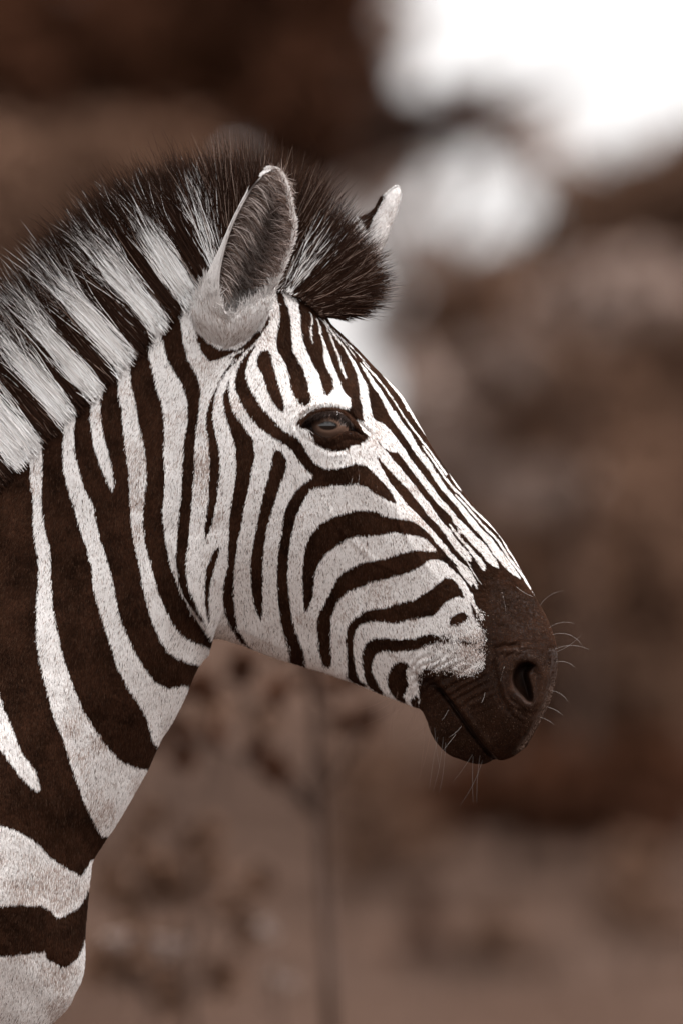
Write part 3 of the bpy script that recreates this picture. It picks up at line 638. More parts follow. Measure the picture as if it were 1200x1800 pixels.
# ------------------------------------------------------------------ ears
ear_mat = attr_material("ear_skin", "col", 0.75, 0.2, bump=0.4, bump_scale=900)
EAR = [ # outer back edge, front rim, far rim (sheet E), depth
 (170,1680, 290,1760, 430,1700, 34), (24,1420, 330,1590, 575,1460, 40), (22,1290, 360,1420, 664,1310, 50), (75,1160, 290,1320, 695,1180, 60), (140,1020, 252,1160, 745,1060, 60),
 (210,880, 255,1000, 800,950, 58), (290,720, 287,830, 850,830, 55), (360,570, 340,650, 893,690, 52), (430,430, 402,495, 903,570, 47), (490,310, 472,360, 875,450, 40),
 (555,190, 548,228, 850,310, 31), (620,120, 618,150, 815,200, 22), (675,86, 680,100, 770,122, 10), (706,82, 712,86, 728,88, 3)]
EAR = np.array(EAR, float)
for k in (0, 2, 4):
    EAR[:, k] = 340 + EAR[:, k] / 5.143; EAR[:, k + 1] = 290 + EAR[:, k + 1] / 5.143
nt_, ns_ = 90, 60
E = catmull(EAR, np.linspace(0, len(EAR) - 1, nt_))
tq = np.linspace(0, 1, nt_)
closed = sstep(0.26, 0.15, tq)
yc = -66 - 36 * tq + 46 * sstep(0.13, 0.0, tq)
EP = np.zeros((nt_, ns_, 3))
for k in range(nt_):
    oL, rL, oR, dp = E[k, 0:2], E[k, 2:4], E[k, 4:6], E[k, 6]
    midb = (oL + oR) / 2
    c_ = closed[k]
    end = oR * (1 - c_) + (rL + (oL - oR) * 0.05) * c_
    fr = oR * 0.5 + rL * 0.5
    m2 = oR * (1 - c_) + fr * c_
    ctrl = np.array([[*rL, yc[k] - 0.80 * dp], [*(oL * 0.93 + rL * 0.07), yc[k] - 0.30 * dp], [*(oL * 0.86 + oR * 0.14), yc[k] + 0.35 * dp], [*midb, yc[k] + 0.62 * dp], [*(oL * 0.22 + oR * 0.78), yc[k] + 0.38 * dp],
                     [*oR, yc[k] - 0.30 * dp], [*m2, yc[k] - 0.32 * dp * (1 - c_) - 0.72 * dp * c_], [*end, yc[k] - 0.34 * dp * (1 - c_) - 0.80 * dp * c_]])
    EP[k] = catmull(ctrl, np.linspace(0, 7, ns_))
def ear_mesh(EP, inner_cols, outer_cols, thick):
    """two skins of a cupped leaf joined at their edges; returns verts, quads, colours"""
    n0, n1, _ = EP.shape
    P_ = zw(EP[..., 0], EP[..., 1], EP[..., 2])
    du = np.gradient(P_, axis=0); dv = np.gradient(P_, axis=1)
    nn = np.cross(du, dv); nn /= np.linalg.norm(nn, axis=2)[..., None] + 1e-12
    Q = P_ + nn * thick * S
    ii = np.arange(n0 * n1).reshape(n0, n1); jj = ii + n0 * n1
    f1 = np.stack([ii[:-1, :-1], ii[1:, :-1], ii[1:, 1:], ii[:-1, 1:]], -1).reshape(-1, 4)
    f2 = np.stack([jj[:-1, :-1], jj[:-1, 1:], jj[1:, 1:], jj[1:, :-1]], -1).reshape(-1, 4)
    e = []
    for line_ in (ii[:, 0], ii[::-1, -1], ii[-1, ::1]):
        o = line_ + n0 * n1
        e.append(np.stack([line_[:-1], o[:-1], o[1:], line_[1:]], -1))
    return np.concatenate([P_.reshape(-1, 3), Q.reshape(-1, 3)]), np.concatenate([f1, f2] + e), P_, Q, nn
ve, fe, EA, EB, en = ear_mesh(EP, None, None, 4.0)
# which skin is the hollow one: the side facing the camera at the back of the cup
hollow_is_A = EA[45, 28, 1] < EB[45, 28, 1]
tt_ = np.repeat(tq[:, None], ns_, 1); ss_ = np.repeat(np.linspace(0, 1, ns_)[None], nt_, 0)
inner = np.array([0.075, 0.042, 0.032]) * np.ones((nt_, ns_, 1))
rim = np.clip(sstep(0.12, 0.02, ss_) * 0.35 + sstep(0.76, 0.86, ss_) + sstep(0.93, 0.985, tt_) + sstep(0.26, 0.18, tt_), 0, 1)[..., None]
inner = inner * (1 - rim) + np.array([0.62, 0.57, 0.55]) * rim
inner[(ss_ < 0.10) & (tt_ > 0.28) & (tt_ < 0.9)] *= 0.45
outer = np.array([0.76, 0.72, 0.70]) * np.ones((nt_, ns_, 1))
tipd = (sstep(0.70, 0.76, tt_) * sstep(0.84, 0.80, tt_) * sstep(0.30, 0.2, ss_))[..., None]
outer = outer * (1 - tipd) + DARK * tipd
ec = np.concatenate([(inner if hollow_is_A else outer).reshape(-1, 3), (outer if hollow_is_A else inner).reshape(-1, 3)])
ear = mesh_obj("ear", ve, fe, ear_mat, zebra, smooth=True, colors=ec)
ear['label'] = "pale cupped ear with dark fluffy hollow turned to the camera"

HOL, OUT = (EA, EB) if hollow_is_A else (EB, EA)
hol_n = en * (-1 if hollow_is_A else 1)
def ear_pick(N, t0, t1, s0, s1):
    a = rng.uniform(t0, t1, N) * (nt_ - 1); b = rng.uniform(s0, s1, N) * (ns_ - 1)
    return np.clip(a.astype(int), 0, nt_ - 2), np.clip(b.astype(int), 0, ns_ - 2), a, b
def strands(root, d1, L, K=5, bend=None, jit=0.0):
    N = len(root); s = np.linspace(0, 1, K)[None, :, None]
    d1 = d1 / (np.linalg.norm(d1, axis=1)[:, None] + 1e-9)
    b = np.zeros((N, 3)) if bend is None else bend
    return root[:, None] + (d1[:, None] * s + b[:, None] * s ** 2) * L[:, None, None]
hair_sets = []; outer_sets = []
def laid(root, n, d, L, lift=0.16):
    d = d - n * np.sum(d * n, 1)[:, None]; d /= np.linalg.norm(d, axis=1)[:, None] + 1e-9
    s = np.linspace(0, 1, 5)[None, :, None]
    return root[:, None] - n[:, None] * 0.5 * S + (d[:, None] * s + n[:, None] * lift * s ** 0.7) * L[:, None, None]
out_n = en * (1 if hollow_is_A else -1)
# long pale hair inside the hollow, from the left rim inwards and from the far rim inwards
N = 3400
i, j, a_, b_ = ear_pick(N, 0.27, 0.90, 0.06, 0.50); root = HOL[i, j]
d1 = np.stack([rng.normal(0.9, .25, N), rng.normal(-0.30, .15, N), rng.normal(0.10, .3, N)], 1)
pts = strands(root, d1, rng.uniform(18, 44, N) * S, bend=np.stack([np.zeros(N), np.full(N, 0.1), rng.normal(-0.6, .25, N)], 1))
v_ = rng.random(N) ** 1.7
hair_sets.append((pts, np.array([0.10, 0.065, 0.05])[None] * (1 - v_[:, None]) + np.array([0.52, 0.45, 0.42])[None] * v_[:, None]))
N = 1700
i, j, a_, b_ = ear_pick(N, 0.25, 0.92, 0.55, 0.84); root = HOL[i, j]
d1 = np.stack([rng.normal(-0.25, .35, N), rng.normal(-0.35, .2, N), rng.normal(0.7, .4, N)], 1)
pts = strands(root, d1, rng.uniform(10, 26, N) * S, bend=np.stack([rng.normal(-.4, .3, N), np.zeros(N), rng.normal(0, .3, N)], 1))
v_ = rng.random(N) ** 2
hair_sets.append((pts, np.array([0.13, 0.085, 0.066])[None] * (1 - v_[:, None]) + np.array([0.5, 0.42, 0.39])[None] * v_[:, None]))
N = 1500     # tuft closing the foot of the hollow
i, j, a_, b_ = ear_pick(N, 0.14, 0.30, 0.0, 0.999); root = HOL[i, j] * 0.2 + OUT[i, j] * 0.8
d1 = np.stack([rng.normal(0.15, .35, N), rng.normal(-0.45, .2, N), rng.normal(0.8, .3, N)], 1)
hair_sets.append((strands(root, d1, rng.uniform(12, 26, N) * S), WHITE[None] * rng.uniform(.6, 1.0, (N, 1))))
# pale fringe on the far rim and the tip, short hair at the base and outside
N = 4200
i, j, a_, b_ = ear_pick(N, 0.20, 0.995, 0.79, 0.98); root = HOL[i, j] * 0.4 + OUT[i, j] * 0.6
d1 = np.stack([rng.normal(0.35, .3, N), rng.normal(-0.35, .2, N), rng.normal(0.75, .3, N)], 1)
hair_sets.append((strands(root, d1, rng.uniform(5, 11, N) * S), WHITE[None] * rng.uniform(.85, 1.1, (N, 1))))
N = 1600
i, j, a_, b_ = ear_pick(N, 0.90, 0.995, 0.1, 0.98); root = HOL[i, j] * 0.5 + OUT[i, j] * 0.5
d1 = np.stack([rng.normal(0.2, .3, N), rng.normal(-0.3, .2, N), rng.normal(0.9, .3, N)], 1)
hair_sets.append((strands(root, d1, rng.uniform(5, 10, N) * S), WHITE[None] * rng.uniform(.75, 1.08, (N, 1))))
N = 9000
i, j, a_, b_ = ear_pick(N, 0.02, 0.93, 0.0, 0.45)
fa, fb = (a_ - i)[:, None], (b_ - j)[:, None]
root = (OUT[i, j] * (1 - fa) + OUT[i + 1, j] * fa) * (1 - fb) + OUT[i, j + 1] * fb
d1 = np.stack([rng.normal(0.25, .15, N), rng.normal(-0.25, .15, N), rng.normal(0.85, .15, N)], 1)
cc = WHITE[None] * rng.uniform(.9, 1.12, (N, 1)); bd = (tipd[i, j, 0] > 0.5); cc[bd] = DARK * 1.3
outer_sets.append((laid(root, out_n[i, j], d1, rng.uniform(6, 10, N) * S), cc, out_n[i, j]))
N = 9000     # fur of the closed base
i, j, a_, b_ = ear_pick(N, 0.0, 0.24, 0.0, 0.999)
fa, fb = (a_ - i)[:, None], (b_ - j)[:, None]
root = (OUT[i, j] * (1 - fa) + OUT[i + 1, j] * fa) * (1 - fb) + OUT[i, j + 1] * fb
d1 = np.stack([rng.normal(0.05, .2, N), rng.normal(-0.16, .1, N), rng.normal(-0.85, .2, N)], 1)
cc = WHITE[None] * rng.uniform(.85, 1.15, (N, 1)); br = rng.random(N) < 0.14; cc[br] = np.array([0.40, 0.31, 0.27])
outer_sets.append((laid(root, out_n[i, j], d1, rng.uniform(8, 15, N) * S, 0.3), cc, out_n[i, j]))
pts = np.concatenate([h[0] for h in hair_sets]); cols = np.concatenate([h[1] for h in hair_sets])
curves_obj("ear_hair", pts, np.array([0.6, 0.6, 0.5, 0.35, 0.1]) * S, np.clip(cols, 0, .9), mane_mat, ear)

curves_obj("ear_hair", np.concatenate([h[0] for h in outer_sets]), np.array([0.5, 0.5, 0.42, 0.3, 0.08]) * S, np.clip(np.concatenate([h[1] for h in outer_sets]), 0, .9), fur_mat, ear, np.concatenate([h[2] for h in outer_sets]))

# far ear, pointing forward behind the forelock
FE = np.array([(240,1000, 430,1120, 690,1290, 30), (330,770, 530,960, 800,1090, 30), (450,640, 610,850, 860,950, 29), (560,590, 655,775, 905,860, 28), (680,520, 712,620, 948,740, 26), (740,460, 765,520, 990,630, 24), (800,350, 832,400, 1032,520, 22),
               (860,290, 882,312, 1062,410, 19), (925,235, 940,245, 1080,310, 15), (985,200, 995,204, 1066,240, 9), (1026,188, 1029,189, 1038,194, 2)], float)
for k in (0, 2, 4):
    FE[:, k] = 560 + FE[:, k] / 7.5; FE[:, k + 1] = 300 + FE[:, k + 1] / 7.5
F = catmull(FE, np.linspace(0, len(FE) - 1, 70)); nf = 48
FP = np.zeros((70, nf, 3)); ycf = 84 + 26 * np.linspace(0, 1, 70)
for k in range(70):
    oL, rm, oR, dp = F[k, 0:2], F[k, 2:4], F[k, 4:6], F[k, 6]
    ctrl = np.array([[*oL, ycf[k]], [*(rm * 0.55 + oL * 0.45), ycf[k] - 0.55 * dp], [*rm, ycf[k] - 0.8 * dp], [*(rm * .6 + oR * .4), ycf[k] - 0.95 * dp], [*(rm * .25 + oR * .75), ycf[k] - 0.75 * dp], [*oR, ycf[k]],
                     [*(oR * .7 + oL * .3), ycf[k] + 0.6 * dp], [*(oR * .3 + oL * .7), ycf[k] + 0.6 * dp], [*oL, ycf[k]]])
    FP[k] = catmull(ctrl, np.linspace(0, 8, nf))
Pf = zw(FP[..., 0], FP[..., 1], FP[..., 2])
ii = np.arange(70 * nf).reshape(70, nf)
ff = np.stack([ii[:-1, :-1], ii[1:, :-1], ii[1:, 1:], ii[:-1, 1:]], -1).reshape(-1, 4)
tf = np.repeat(np.linspace(0, 1, 70)[:, None], nf, 1); sf = np.repeat(np.linspace(0, 8, nf)[None], 70, 0)
fd = (((sf < 2.0) | (sf > 7.2)) & (tf < 0.66) & (tf > 0.26)).astype(float)[..., None]
fc = np.array([0.60, 0.55, 0.53]) * (1 - fd) + DARK * fd
far_ear = mesh_obj("ear", Pf.reshape(-1, 3), ff, ear_mat, zebra, smooth=True, colors=fc.reshape(-1, 3))
far_ear['label'] = "pale ear with dark back edge pointing forward behind the forelock"
N = 6000
a_ = rng.uniform(0.05, 0.985, N) * 69; b_ = rng.uniform(0, .99, N) * (nf - 1); i = a_.astype(int); j = b_.astype(int)
root = Pf[i, j] * (1 - (a_ - i)[:, None]) + Pf[i + 1, j] * (a_ - i)[:, None]
d1 = np.stack([rng.normal(0.25, .25, N), rng.normal(-0.1, .2, N), rng.normal(0.6, .3, N)], 1)
cc = WHITE[None] * rng.uniform(.75, 1.0, (N, 1)); cc[fd[i, j, 0] > .5] = DARK * 1.2; br = (rng.random(N) < .06) & (fd[i, j, 0] < .5); cc[br] = np.array([.3, .22, .19])
duF = np.gradient(Pf, axis=0); dvF = np.gradient(Pf, axis=1); nF = np.cross(duF, dvF); nF /= np.linalg.norm(nF, axis=2)[..., None] + 1e-12
if nF[35, 18, 1] > 0: nF = -nF
curves_obj("ear_hair", laid(root, nF[i, j], d1, rng.uniform(4, 8, N) * S, 0.2), np.array([0.45, 0.45, 0.38, 0.26, 0.08]) * S, cc, fur_mat, far_ear, nF[i, j])

# ------------------------------------------------------------------ eyes
def eye_material():
    m, b = principled("eye", 0.08, 0.6); nt = m.node_tree
    b.inputs['Coat Weight'].default_value = 0.5; b.inputs['Coat Roughness'].default_value = 0.05
    co = nt.nodes.new('ShaderNodeTexCoord')
    mp = nt.nodes.new('ShaderNodeMapping'); mp.inputs['Scale'].default_value = (1.0, 0.0, 2.1)
    ln = nt.nodes.new('ShaderNodeVectorMath'); ln.operation = 'LENGTH'
    rp = nt.nodes.new('ShaderNodeValToRGB'); rp.color_ramp.elements[0].position = 0.46; rp.color_ramp.elements[0].color = (0.004, 0.003, 0.003, 1)
    rp.color_ramp.elements[1].position = 0.62; rp.color_ramp.elements[1].color = (0.20, 0.125, 0.092, 1)
    e = rp.color_ramp.elements.new(0.95); e.color = (0.09, 0.052, 0.037, 1)
    nt.links.new(co.outputs['Object'], mp.inputs['Vector']); nt.links.new(mp.outputs[0], ln.inputs[0])
    sc = nt.nodes.new('ShaderNodeMath'); sc.operation = 'MULTIPLY'; sc.inputs[1].default_value = 1.0 / (30 * S)
    nt.links.new(ln.outputs['Value'], sc.inputs[0]); nt.links.new(sc.outputs[0], rp.inputs['Fac']); nt.links.new(rp.outputs['Color'], b.inputs['Base Color'])
    return m
eye_mat = eye_material()
k = np.argmin((GU - 576) ** 2 + (GV - 748) ** 2); ysurf = (wid.ravel() + 0)[k] + 17
for sgn in (-1, 1):
    bm = bmesh.new(); bmesh.ops.create_uvsphere(bm, u_segments=48, v_segments=32, radius=40 * S)
    for vtx in bm.verts:      # cornea bulges out a little
        r = math.hypot(vtx.co.x, vtx.co.z) / (40 * S)
        if vtx.co.y * sgn > 0: vtx.co.y *= 1 + 0.05 * math.exp(-(r / 0.6) ** 2)
    me = bpy.data.meshes.new("eye"); bm.to_mesh(me); bm.free(); me.materials.append(eye_mat)
    for p_ in me.polygons: p_.use_smooth = True
    o = bpy.data.objects.new("eye", me); COL.objects.link(o); o.parent = zebra
    o.location = zw(np.array(577.0), np.array(750.0), np.array(sgn * (ysurf - 41)))
# lashes of the near and far upper lid
N = 420
lid = np.array(P('g', 215,385, 300,295, 420,245, 560,235, 680,268, 760,340, 800,390)); tt0 = rng.random(N) * 6
lp = catmull(lid, tt0)
L = (13 + 14 * np.sin(np.pi * tt0 / 6)) * S * rng.uniform(.6, 1.1, N)
for sgn in (-1, 1):
    root = zw(lp[:, 0], lp[:, 1], np.full(N, sgn * (ysurf + 1.0)))
    d1 = np.stack([rng.normal(-0.25, .2, N), sgn * rng.normal(.62, .15, N), rng.normal(-0.8, .22, N)], 1)
    curves_obj("eyelashes", strands(root, d1, L, bend=np.stack([np.zeros(N), np.zeros(N), np.full(N, 0.15)], 1)), np.array([0.7, 0.6, 0.5, 0.35, 0.1]) * S, np.repeat((DARK * 0.5)[None], N, 0), mane_mat, zebra)

# ------------------------------------------------------------------ whiskers
def near_y(u, v):
    k = np.argmin((GU - u) ** 2 + (GV - v) ** 2); return GY.ravel()[k]
wsk, wcol = [], []
def whisker(u, v, ang, L, curl, colr, side=-1):
    y = near_y(u, v); K = 7
    a = math.radians(ang) + np.linspace(0, 1, K) * math.radians(curl)
    du = np.concatenate([[0], np.cos(a[1:])]) * L / (K - 1); dv = np.concatenate([[0], -np.sin(a[1:])]) * L / (K - 1)
    wsk.append(zw(u + np.cumsum(du), v + np.cumsum(dv), side * (y + np.linspace(0, 0.25 * L, K)))); wcol.append(colr)
pale = np.array([0.62, 0.56, 0.53]); brn = np.array([0.16, 0.10, 0.08])
for u, v, a_, L, c_ in ((950,1068,60,62,-55), (966,1108,45,58,-60), (972,1120,30,55,-70), (976,1140,20,62,-50), (978,1150,10,60,40), (979,1165,10,40,-60), (970,1215,-5,42,-40), (962,1240,-10,36,-30), (950,1262,-20,26,-20)):
    for q_ in range(1): whisker(u + random.uniform(-3, 0), v + random.uniform(-5, 5), a_ + random.uniform(-12, 12), L * random.uniform(.8, 1.15), c_ + random.uniform(-15, 15), pale * 0.75)
for u0 in range(20):
    u = random.uniform(690, 850); v = np.interp(u, [690, 730, 757, 790, 850], [1222, 1238, 1282, 1322, 1338]) - random.uniform(0, 14)
    whisker(u, v, random.uniform(-135, -85) + (u - 770) * 0.12, random.uniform(45, 105), random.uniform(-30, 30), brn if u < 760 else pale * 0.3)
for u, v, a_, L in ((622,822,-100,34), (628,818,-75,30), (655,845,-110,26), (662,850,-95,28), (806,1150,-100,18), (884,1170,-115,26), (880,1040,-70,40), (850,1215,-95,20), (905,1030,-45,36), (945,1142,150,36), (790,1240,-110,30), (800,1290,-130,36), (810,1275,-125,30)):
    whisker(u, v, a_, L, random.uniform(-25, 25), pale)
wsk = np.array(wsk); curves_obj("whiskers", wsk, np.array([0.2, 0.19, 0.18, 0.16, 0.13, 0.1, 0.04]) * S, np.array(wcol), mane_mat, zebra)

# ------------------------------------------------------------------ the ground
grd_mat = noise_material("dry_ground", (0.044, 0.0255, 0.0180), (0.079, 0.0515, 0.0400), 0.9, detail=6)
n = 60
gx = np.linspace(-1, 1, n); gx = np.sign(gx) * np.abs(gx) ** 2.2 * 900
GX, GYY = np.meshgrid(gx, gx + 20, indexing='ij')
gz = np.zeros_like(GX); rr = np.hypot(GX, GYY)
gz += 0.05 * vnoise(GX, GYY, 6, 71) * sstep(6, 20, rr)
ii = np.arange(n * n).reshape(n, n)
ground = mesh_obj("ground", np.stack([GX, GYY, gz - 0.02], -1).reshape(-1, 3), np.stack([ii[:-1, :-1], ii[1:, :-1], ii[1:, 1:], ii[:-1, 1:]], -1).reshape(-1, 4), grd_mat, smooth=True)
tag(ground, kind="structure")

# dry grass, far too much to count
NG = 26000
gy = rng.uniform(6, 46, NG); gxx = rng.uniform(-1, 1, NG) * (2.0 + 0.09 * (gy + 10))
h = rng.uniform(.04, .16, NG) * (0.5 + 0.9 * (vnoise(gxx, gy, 1.6, 72) > 0)); ww = rng.uniform(.004, .009, NG); an = rng.uniform(0, 2 * np.pi, NG); ln = rng.normal(0, .05, (NG, 2))
base_ = np.stack([gxx, gy, np.full(NG, -0.06)], 1); sd_ = np.stack([np.cos(an) * ww, np.sin(an) * ww, np.zeros(NG)], 1); top = base_ + np.stack([ln[:, 0], ln[:, 1], h + .06], 1)
gv = np.stack([base_ - sd_, base_ + sd_, top], 1).reshape(-1, 3)
grass = mesh_obj("grass", gv, np.arange(NG * 3).reshape(-1, 3), noise_material("dry_grass", (0.062, 0.038, 0.029), (0.126, 0.087, 0.071), 1.5))
tag(grass, "short dry grass covering the open ground", "grass", kind="stuff")

# ------------------------------------------------------------------ trees and bushes behind
def tube(pts, radii, n=8):
    pts = np.array(pts, float); radii = np.array(radii, float); out = []; fc = []
    for k in range(len(pts)):
        t = pts[min(k + 1, len(pts) - 1)] - pts[max(k - 1, 0)]; t /= np.linalg.norm(t) + 1e-9
        a = np.cross(t, [0.3, 1, 0.1]); a /= np.linalg.norm(a); b = np.cross(t, a)
        an = np.linspace(0, 2 * np.pi, n, endpoint=False)
        out.append(pts[k] + radii[k] * (np.cos(an)[:, None] * a + np.sin(an)[:, None] * b))
        if k:
            i0 = (k - 1) * n; i1 = k * n
            fc += [(i0 + m, i0 + (m + 1) % n, i1 + (m + 1) % n, i1 + m) for m in range(n)]
    return np.concatenate(out), np.array(fc)

def leaves(blobs, n, size):
    """leaf quads spread in clumps through ellipsoid blobs (cx, cy, cz, rx, ry, rz)"""
    bl = np.array(blobs, float); w = bl[:, 3] * bl[:, 4] * bl[:, 5]; w = w ** 0.8; w /= w.sum()
    nc = max(n // 40, 6)
    kb = rng.choice(len(bl), nc, p=w)
    d = rng.normal(0, 1, (nc, 3)); d /= np.linalg.norm(d, axis=1)[:, None]; r = rng.random(nc) ** 0.45
    cc = bl[kb, :3] + d * r[:, None] * bl[kb, 3:]
    cs = np.minimum(bl[kb, 3], bl[kb, 5]) * rng.uniform(.12, .34, nc)
    k = rng.integers(0, nc, n)
    c = cc[k] + rng.normal(0, 1, (n, 3)) * cs[k][:, None] * 0.6
    c[:, 2] = np.maximum(c[:, 2], 0.02)
    a = rng.normal(0, 1, (n, 3)); a /= np.linalg.norm(a, axis=1)[:, None]
    b = np.cross(a, rng.normal(0, 1, (n, 3))); b /= np.linalg.norm(b, axis=1)[:, None]
    s = (size * rng.uniform(.6, 1.3, n))[:, None]
    v_ = np.stack([c - a * s, c + b * s * .42, c + a * s, c - b * s * .42], 1).reshape(-1, 3)
    return v_, np.arange(n * 4).reshape(-1, 4)

LEAF = {k: noise_material("leaf_" + k, c1, c2, 2.2) for k, c1, c2 in (
    ("dark", (0.044, 0.0180, 0.0095), (0.085, 0.038, 0.023)), ("mid", (0.106, 0.0585, 0.038), (0.172, 0.103, 0.072)), ("pale", (0.30, 0.215, 0.178), (0.42, 0.325, 0.282)), ("straw", (0.38, 0.30, 0.27), (0.52, 0.44, 0.40)))}
BARK = noise_material("bark", (0.045, 0.028, 0.021), (0.10, 0.068, 0.056), 14)

def plant(name, label, cat, base, blobs_px, d, kind, n, size, trunk_r=0.05, group=None, bare=None):
    """blobs_px: (u, v, radius u, radius v, depth radius m); the plant stands at base u and distance d"""
    k = S * d / D
    bx, by, _ = W(base, 900, d)
    root = bpy.data.objects.new(name, None); COL.objects.link(root); root.location = (bx, by, 0)
    tag(root, label, cat, group)
    bl = []
    for (u, v, ru, rv, ry) in blobs_px:
        x, y, z = W(u, v, d); bl.append((x - bx, rng.normal(0, .15), z, ru * k, ry, rv * k))
    v_, f_ = leaves(bl, n, size)
    mesh_obj("crown", v_, f_, LEAF[kind], root)
    # trunk with a limb into each blob
    zt = max(0.12, min(b[2] - 0.3 * b[5] for b in bl))
    vs_, fs_ = [], []; off = 0
    segs = [([(0, 0, -0.1), (0.02, 0, zt * 0.5), (0.0, 0.02, zt)], [trunk_r * 1.25, trunk_r, trunk_r * .85])]
    for b in bl:
        s0 = np.array((0, 0, zt * 0.9)); e0 = np.array(b[:3]); m0 = (s0 + e0) / 2 + rng.normal(0, .06, 3) * (1 + trunk_r)
        segs.append(([s0, m0, e0, e0 + (e0 - m0) * .5], [trunk_r * .6, trunk_r * .42, trunk_r * .28, trunk_r * .1]))
        for q_ in range(4):
            dd_ = rng.normal(0, 1, 3); dd_ /= np.linalg.norm(dd_); t0 = m0 * .4 + e0 * .6
            e1 = e0 + dd_ * np.array(b[3:]) * .8
            segs.append(([t0, (t0 + e1) / 2 + rng.normal(0, .04, 3), e1], [trunk_r * .26, trunk_r * .18, trunk_r * .06]))
    for p_, r_ in segs:
        v1, f1 = tube(p_, r_, 7); vs_.append(v1); fs_.append(f1 + off); off += len(v1)
    mesh_obj("trunk", np.concatenate(vs_), np.concatenate(fs_), BARK, root, smooth=True)
    return root

plant("savanna_tree", "tall dark leafy tree behind the mane, its branch reaching into the bright sky", "tree", 60,
      [(-250,60,330,260,1.4), (60,90,260,150,1.2), (330,60,220,150,1.2), (330,190,230,110,1.2), (520,140,130,130,1.0), (560,230,90,50,.8), (620,250,60,40,.6), (790,190,95,62,.6), (870,200,45,45,.5), (700,195,60,36,.5), (-100,330,300,160,1.2), (480,-60,240,90,1.2), (640,90,50,90,.6)], 38, "dark", 30000, 0.07, 0.16)
plant("sparse_tree", "thin pale tree with broken foliage against the sky, behind the far ear", "tree", 700,
      [(600,330,90,80,1.0), (690,300,60,120,1.0), (650,120,60,90,1.0), (760,460,110,60,1.0), (790,330,26,60,.7), (920,240,70,60,.9), (990,330,60,70,.9), (860,470,90,40,.8), (700,60,60,50,.8), (655,590,46,60,.5), (720,600,40,60,.5)], 58, "pale", 9000, 0.06, 0.07)
plant("thicket", "mid brown thicket behind the zebra's neck, under the dark tree", "bush", 150,
      [(150,330,220,170,.9), (-50,420,240,220,.9), (330,420,200,160,.9), (150,640,320,300,1.0), (350,730,240,260,1.0)], 34, "mid", 16000, 0.055, 0.06)
plant("bush", "dark round-topped bush by the right edge of the picture, below the open sky", "bush", 1120,
      [(1120,400,150,120,.9), (1020,430,90,90,.8), (1200,340,150,110,.9), (930,470,90,60,.7), (1150,620,170,200,1.0), (1190,830,150,150,.9)], 46, "mid", 17000, 0.055, 0.07, group="bushes behind the zebra's face")
plant("bush", "broad mid-toned bush behind the zebra's forehead", "bush", 860,
      [(815,560,105,85,.8), (880,640,150,150,.9), (770,730,95,115,.8), (830,800,160,140,.9), (990,720,130,150,.9)], 42, "mid", 17000, 0.06, 0.06, group="bushes behind the zebra's face")
plant("bush", "pale bush high behind the zebra's nose, beneath the dark round-topped one", "bush", 1010,
      [(1040,530,130,58,.5), (1120,500,90,60,.5), (770,760,66,100,.4), (725,680,46,60,.4), (880,640,80,48,.4), (930,865,110,42,.4)], 34, "pale", 9500, 0.05, 0.04, group="bushes behind the zebra's face")
plant("bush", "large shady bush level with the zebra's muzzle, at the picture's right edge", "bush", 1060,
      [(1010,930,160,110,.9), (1130,980,150,170,.9), (1000,1060,170,140,.9), (1120,1180,170,150,.9), (900,960,80,60,.6), (960,1230,160,110,.8)], 36, "mid", 17000, 0.05, 0.06, group="bushes behind the zebra's face")
plant("low_shrub", "low dark shrub standing in shade under the zebra's chin", "bush", 900,
      [(880,1390,150,75,.6), (1010,1400,130,85,.6), (780,1410,90,60,.5), (1130,1390,120,100,.6)], 31, "dark", 11000, 0.04, 0.03)
plant("thorn_sapling", "thin sapling with a straight bare stem and sparse leafy top beside the zebra's chest", "tree", 562,
      [(420,1190,130,50,.12), (560,1220,110,60,.12), (330,1290,110,40,.12), (470,1330,80,35,.1), (640,1290,60,40,.1), (560,1130,130,40,.1)], 14.2, "dark", 1000, 0.022, 0.0125)
plant("low_shrub", "twiggy brown shrub with dry leaves behind the zebra's chest", "bush", 330,
      [(330,1480,140,60,.15), (250,1560,110,60,.15), (420,1560,100,60,.15), (330,1690,170,80,.18), (300,1220,110,60,.12), (400,1270,90,40,.12)], 15.5, "mid", 1500, 0.024, 0.009)
plant("dry_weed", "weed with pale dry seed heads close beside the zebra's chest", "weed", 255,
      [(214,1648,20,20,.025), (290,1668,42,13,.03), (325,1690,16,10,.02)], 14.6, "straw", 150, 0.014, 0.004, group="pale dry weeds near the zebra")
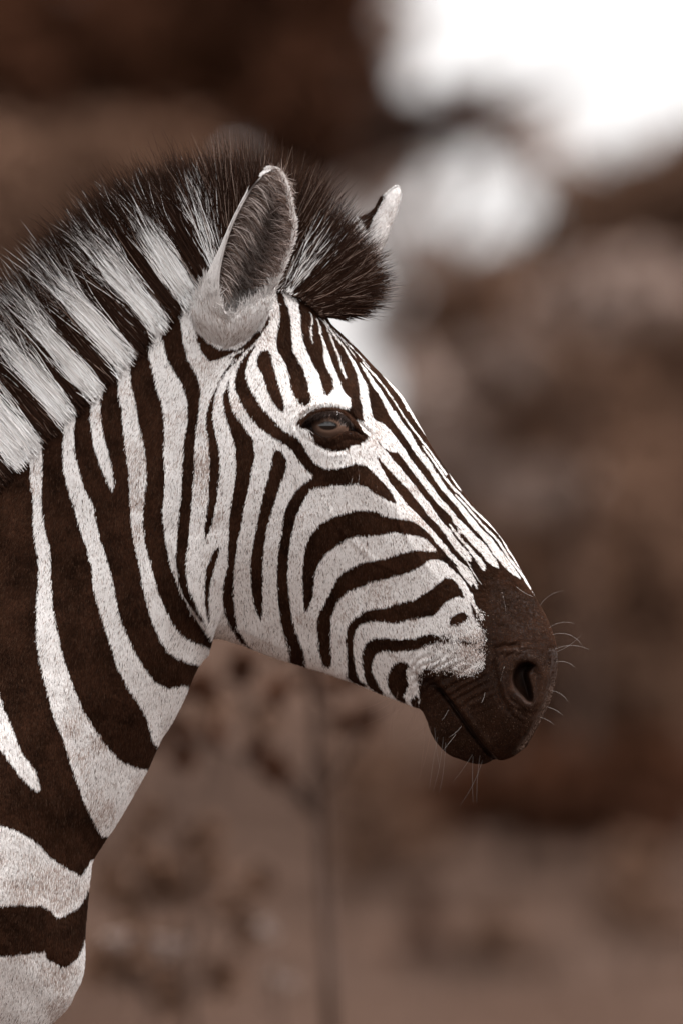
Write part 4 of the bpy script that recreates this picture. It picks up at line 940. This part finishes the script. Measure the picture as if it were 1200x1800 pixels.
plant("dry_weed", "weed with pale dry heads at the foot of the thin sapling", "weed", 488,
      [(490,1732,34,10,.03), (470,1640,16,10,.02)], 14.6, "straw", 100, 0.014, 0.004, group="pale dry weeds near the zebra")
plant("low_shrub", "small dark upright shrub on the open ground near the sapling", "bush", 742,
      [(742,1600,26,40,.12), (730,1660,34,40,.12), (760,1690,34,40,.12)], 25, "dark", 900, 0.03, 0.012)
plant("low_shrub", "small rounded brown shrub on the open ground, below the zebra's muzzle", "bush", 880,
      [(870,1650,50,42,.18), (910,1690,60,40,.18), (850,1700,44,36,.15)], 25, "mid", 1500, 0.03, 0.012)
plant("low_shrub", "twiggy brown brush filling the gap between the sapling and the low dark shrub", "bush", 640,
      [(660,1380,80,90,.4), (700,1480,90,60,.4), (620,1500,60,60,.4)], 29, "mid", 2600, 0.035, 0.016)
plant("low_shrub", "brown shrub at the lower right of the open ground", "bush", 1110,
      [(1120,1540,60,70,.25), (1150,1620,70,60,.25), (1090,1620,50,40,.2)], 27, "mid", 2200, 0.032, 0.014)

# low rising ground and a wood far behind
hill = []
n = 80; hx = np.linspace(-400, 400, n); hy = np.linspace(160, 420, 14); HX, HY = np.meshgrid(hx, hy, indexing='ij')
hz = sstep(160, 330, HY) * (3.0 + 2.2 * vnoise(HX, HY, 90, 81)) - 0.3
ii = np.arange(n * 14).reshape(n, 14)
hills = mesh_obj("hills", np.stack([HX, HY, hz], -1).reshape(-1, 3), np.stack([ii[:-1, :-1], ii[1:, :-1], ii[1:, 1:], ii[:-1, 1:]], -1).reshape(-1, 4), noise_material("far_hills", (0.10, 0.07, 0.06), (0.15, 0.11, 0.096), 0.05), smooth=True)
tag(hills, kind="structure")
NT = 40000
bl = [(x, rng.uniform(70, 120), 0.8, rng.uniform(1.5, 3), 2, rng.uniform(.9, 1.8)) for x in np.linspace(-40, 40, 60)]
v_, f_ = leaves(bl, NT, 0.16)
wood = mesh_obj("treeline", v_, f_, LEAF["mid"])
tag(wood, "far-off line of scrub closing the plain behind the bushes", "treeline", kind="stuff")
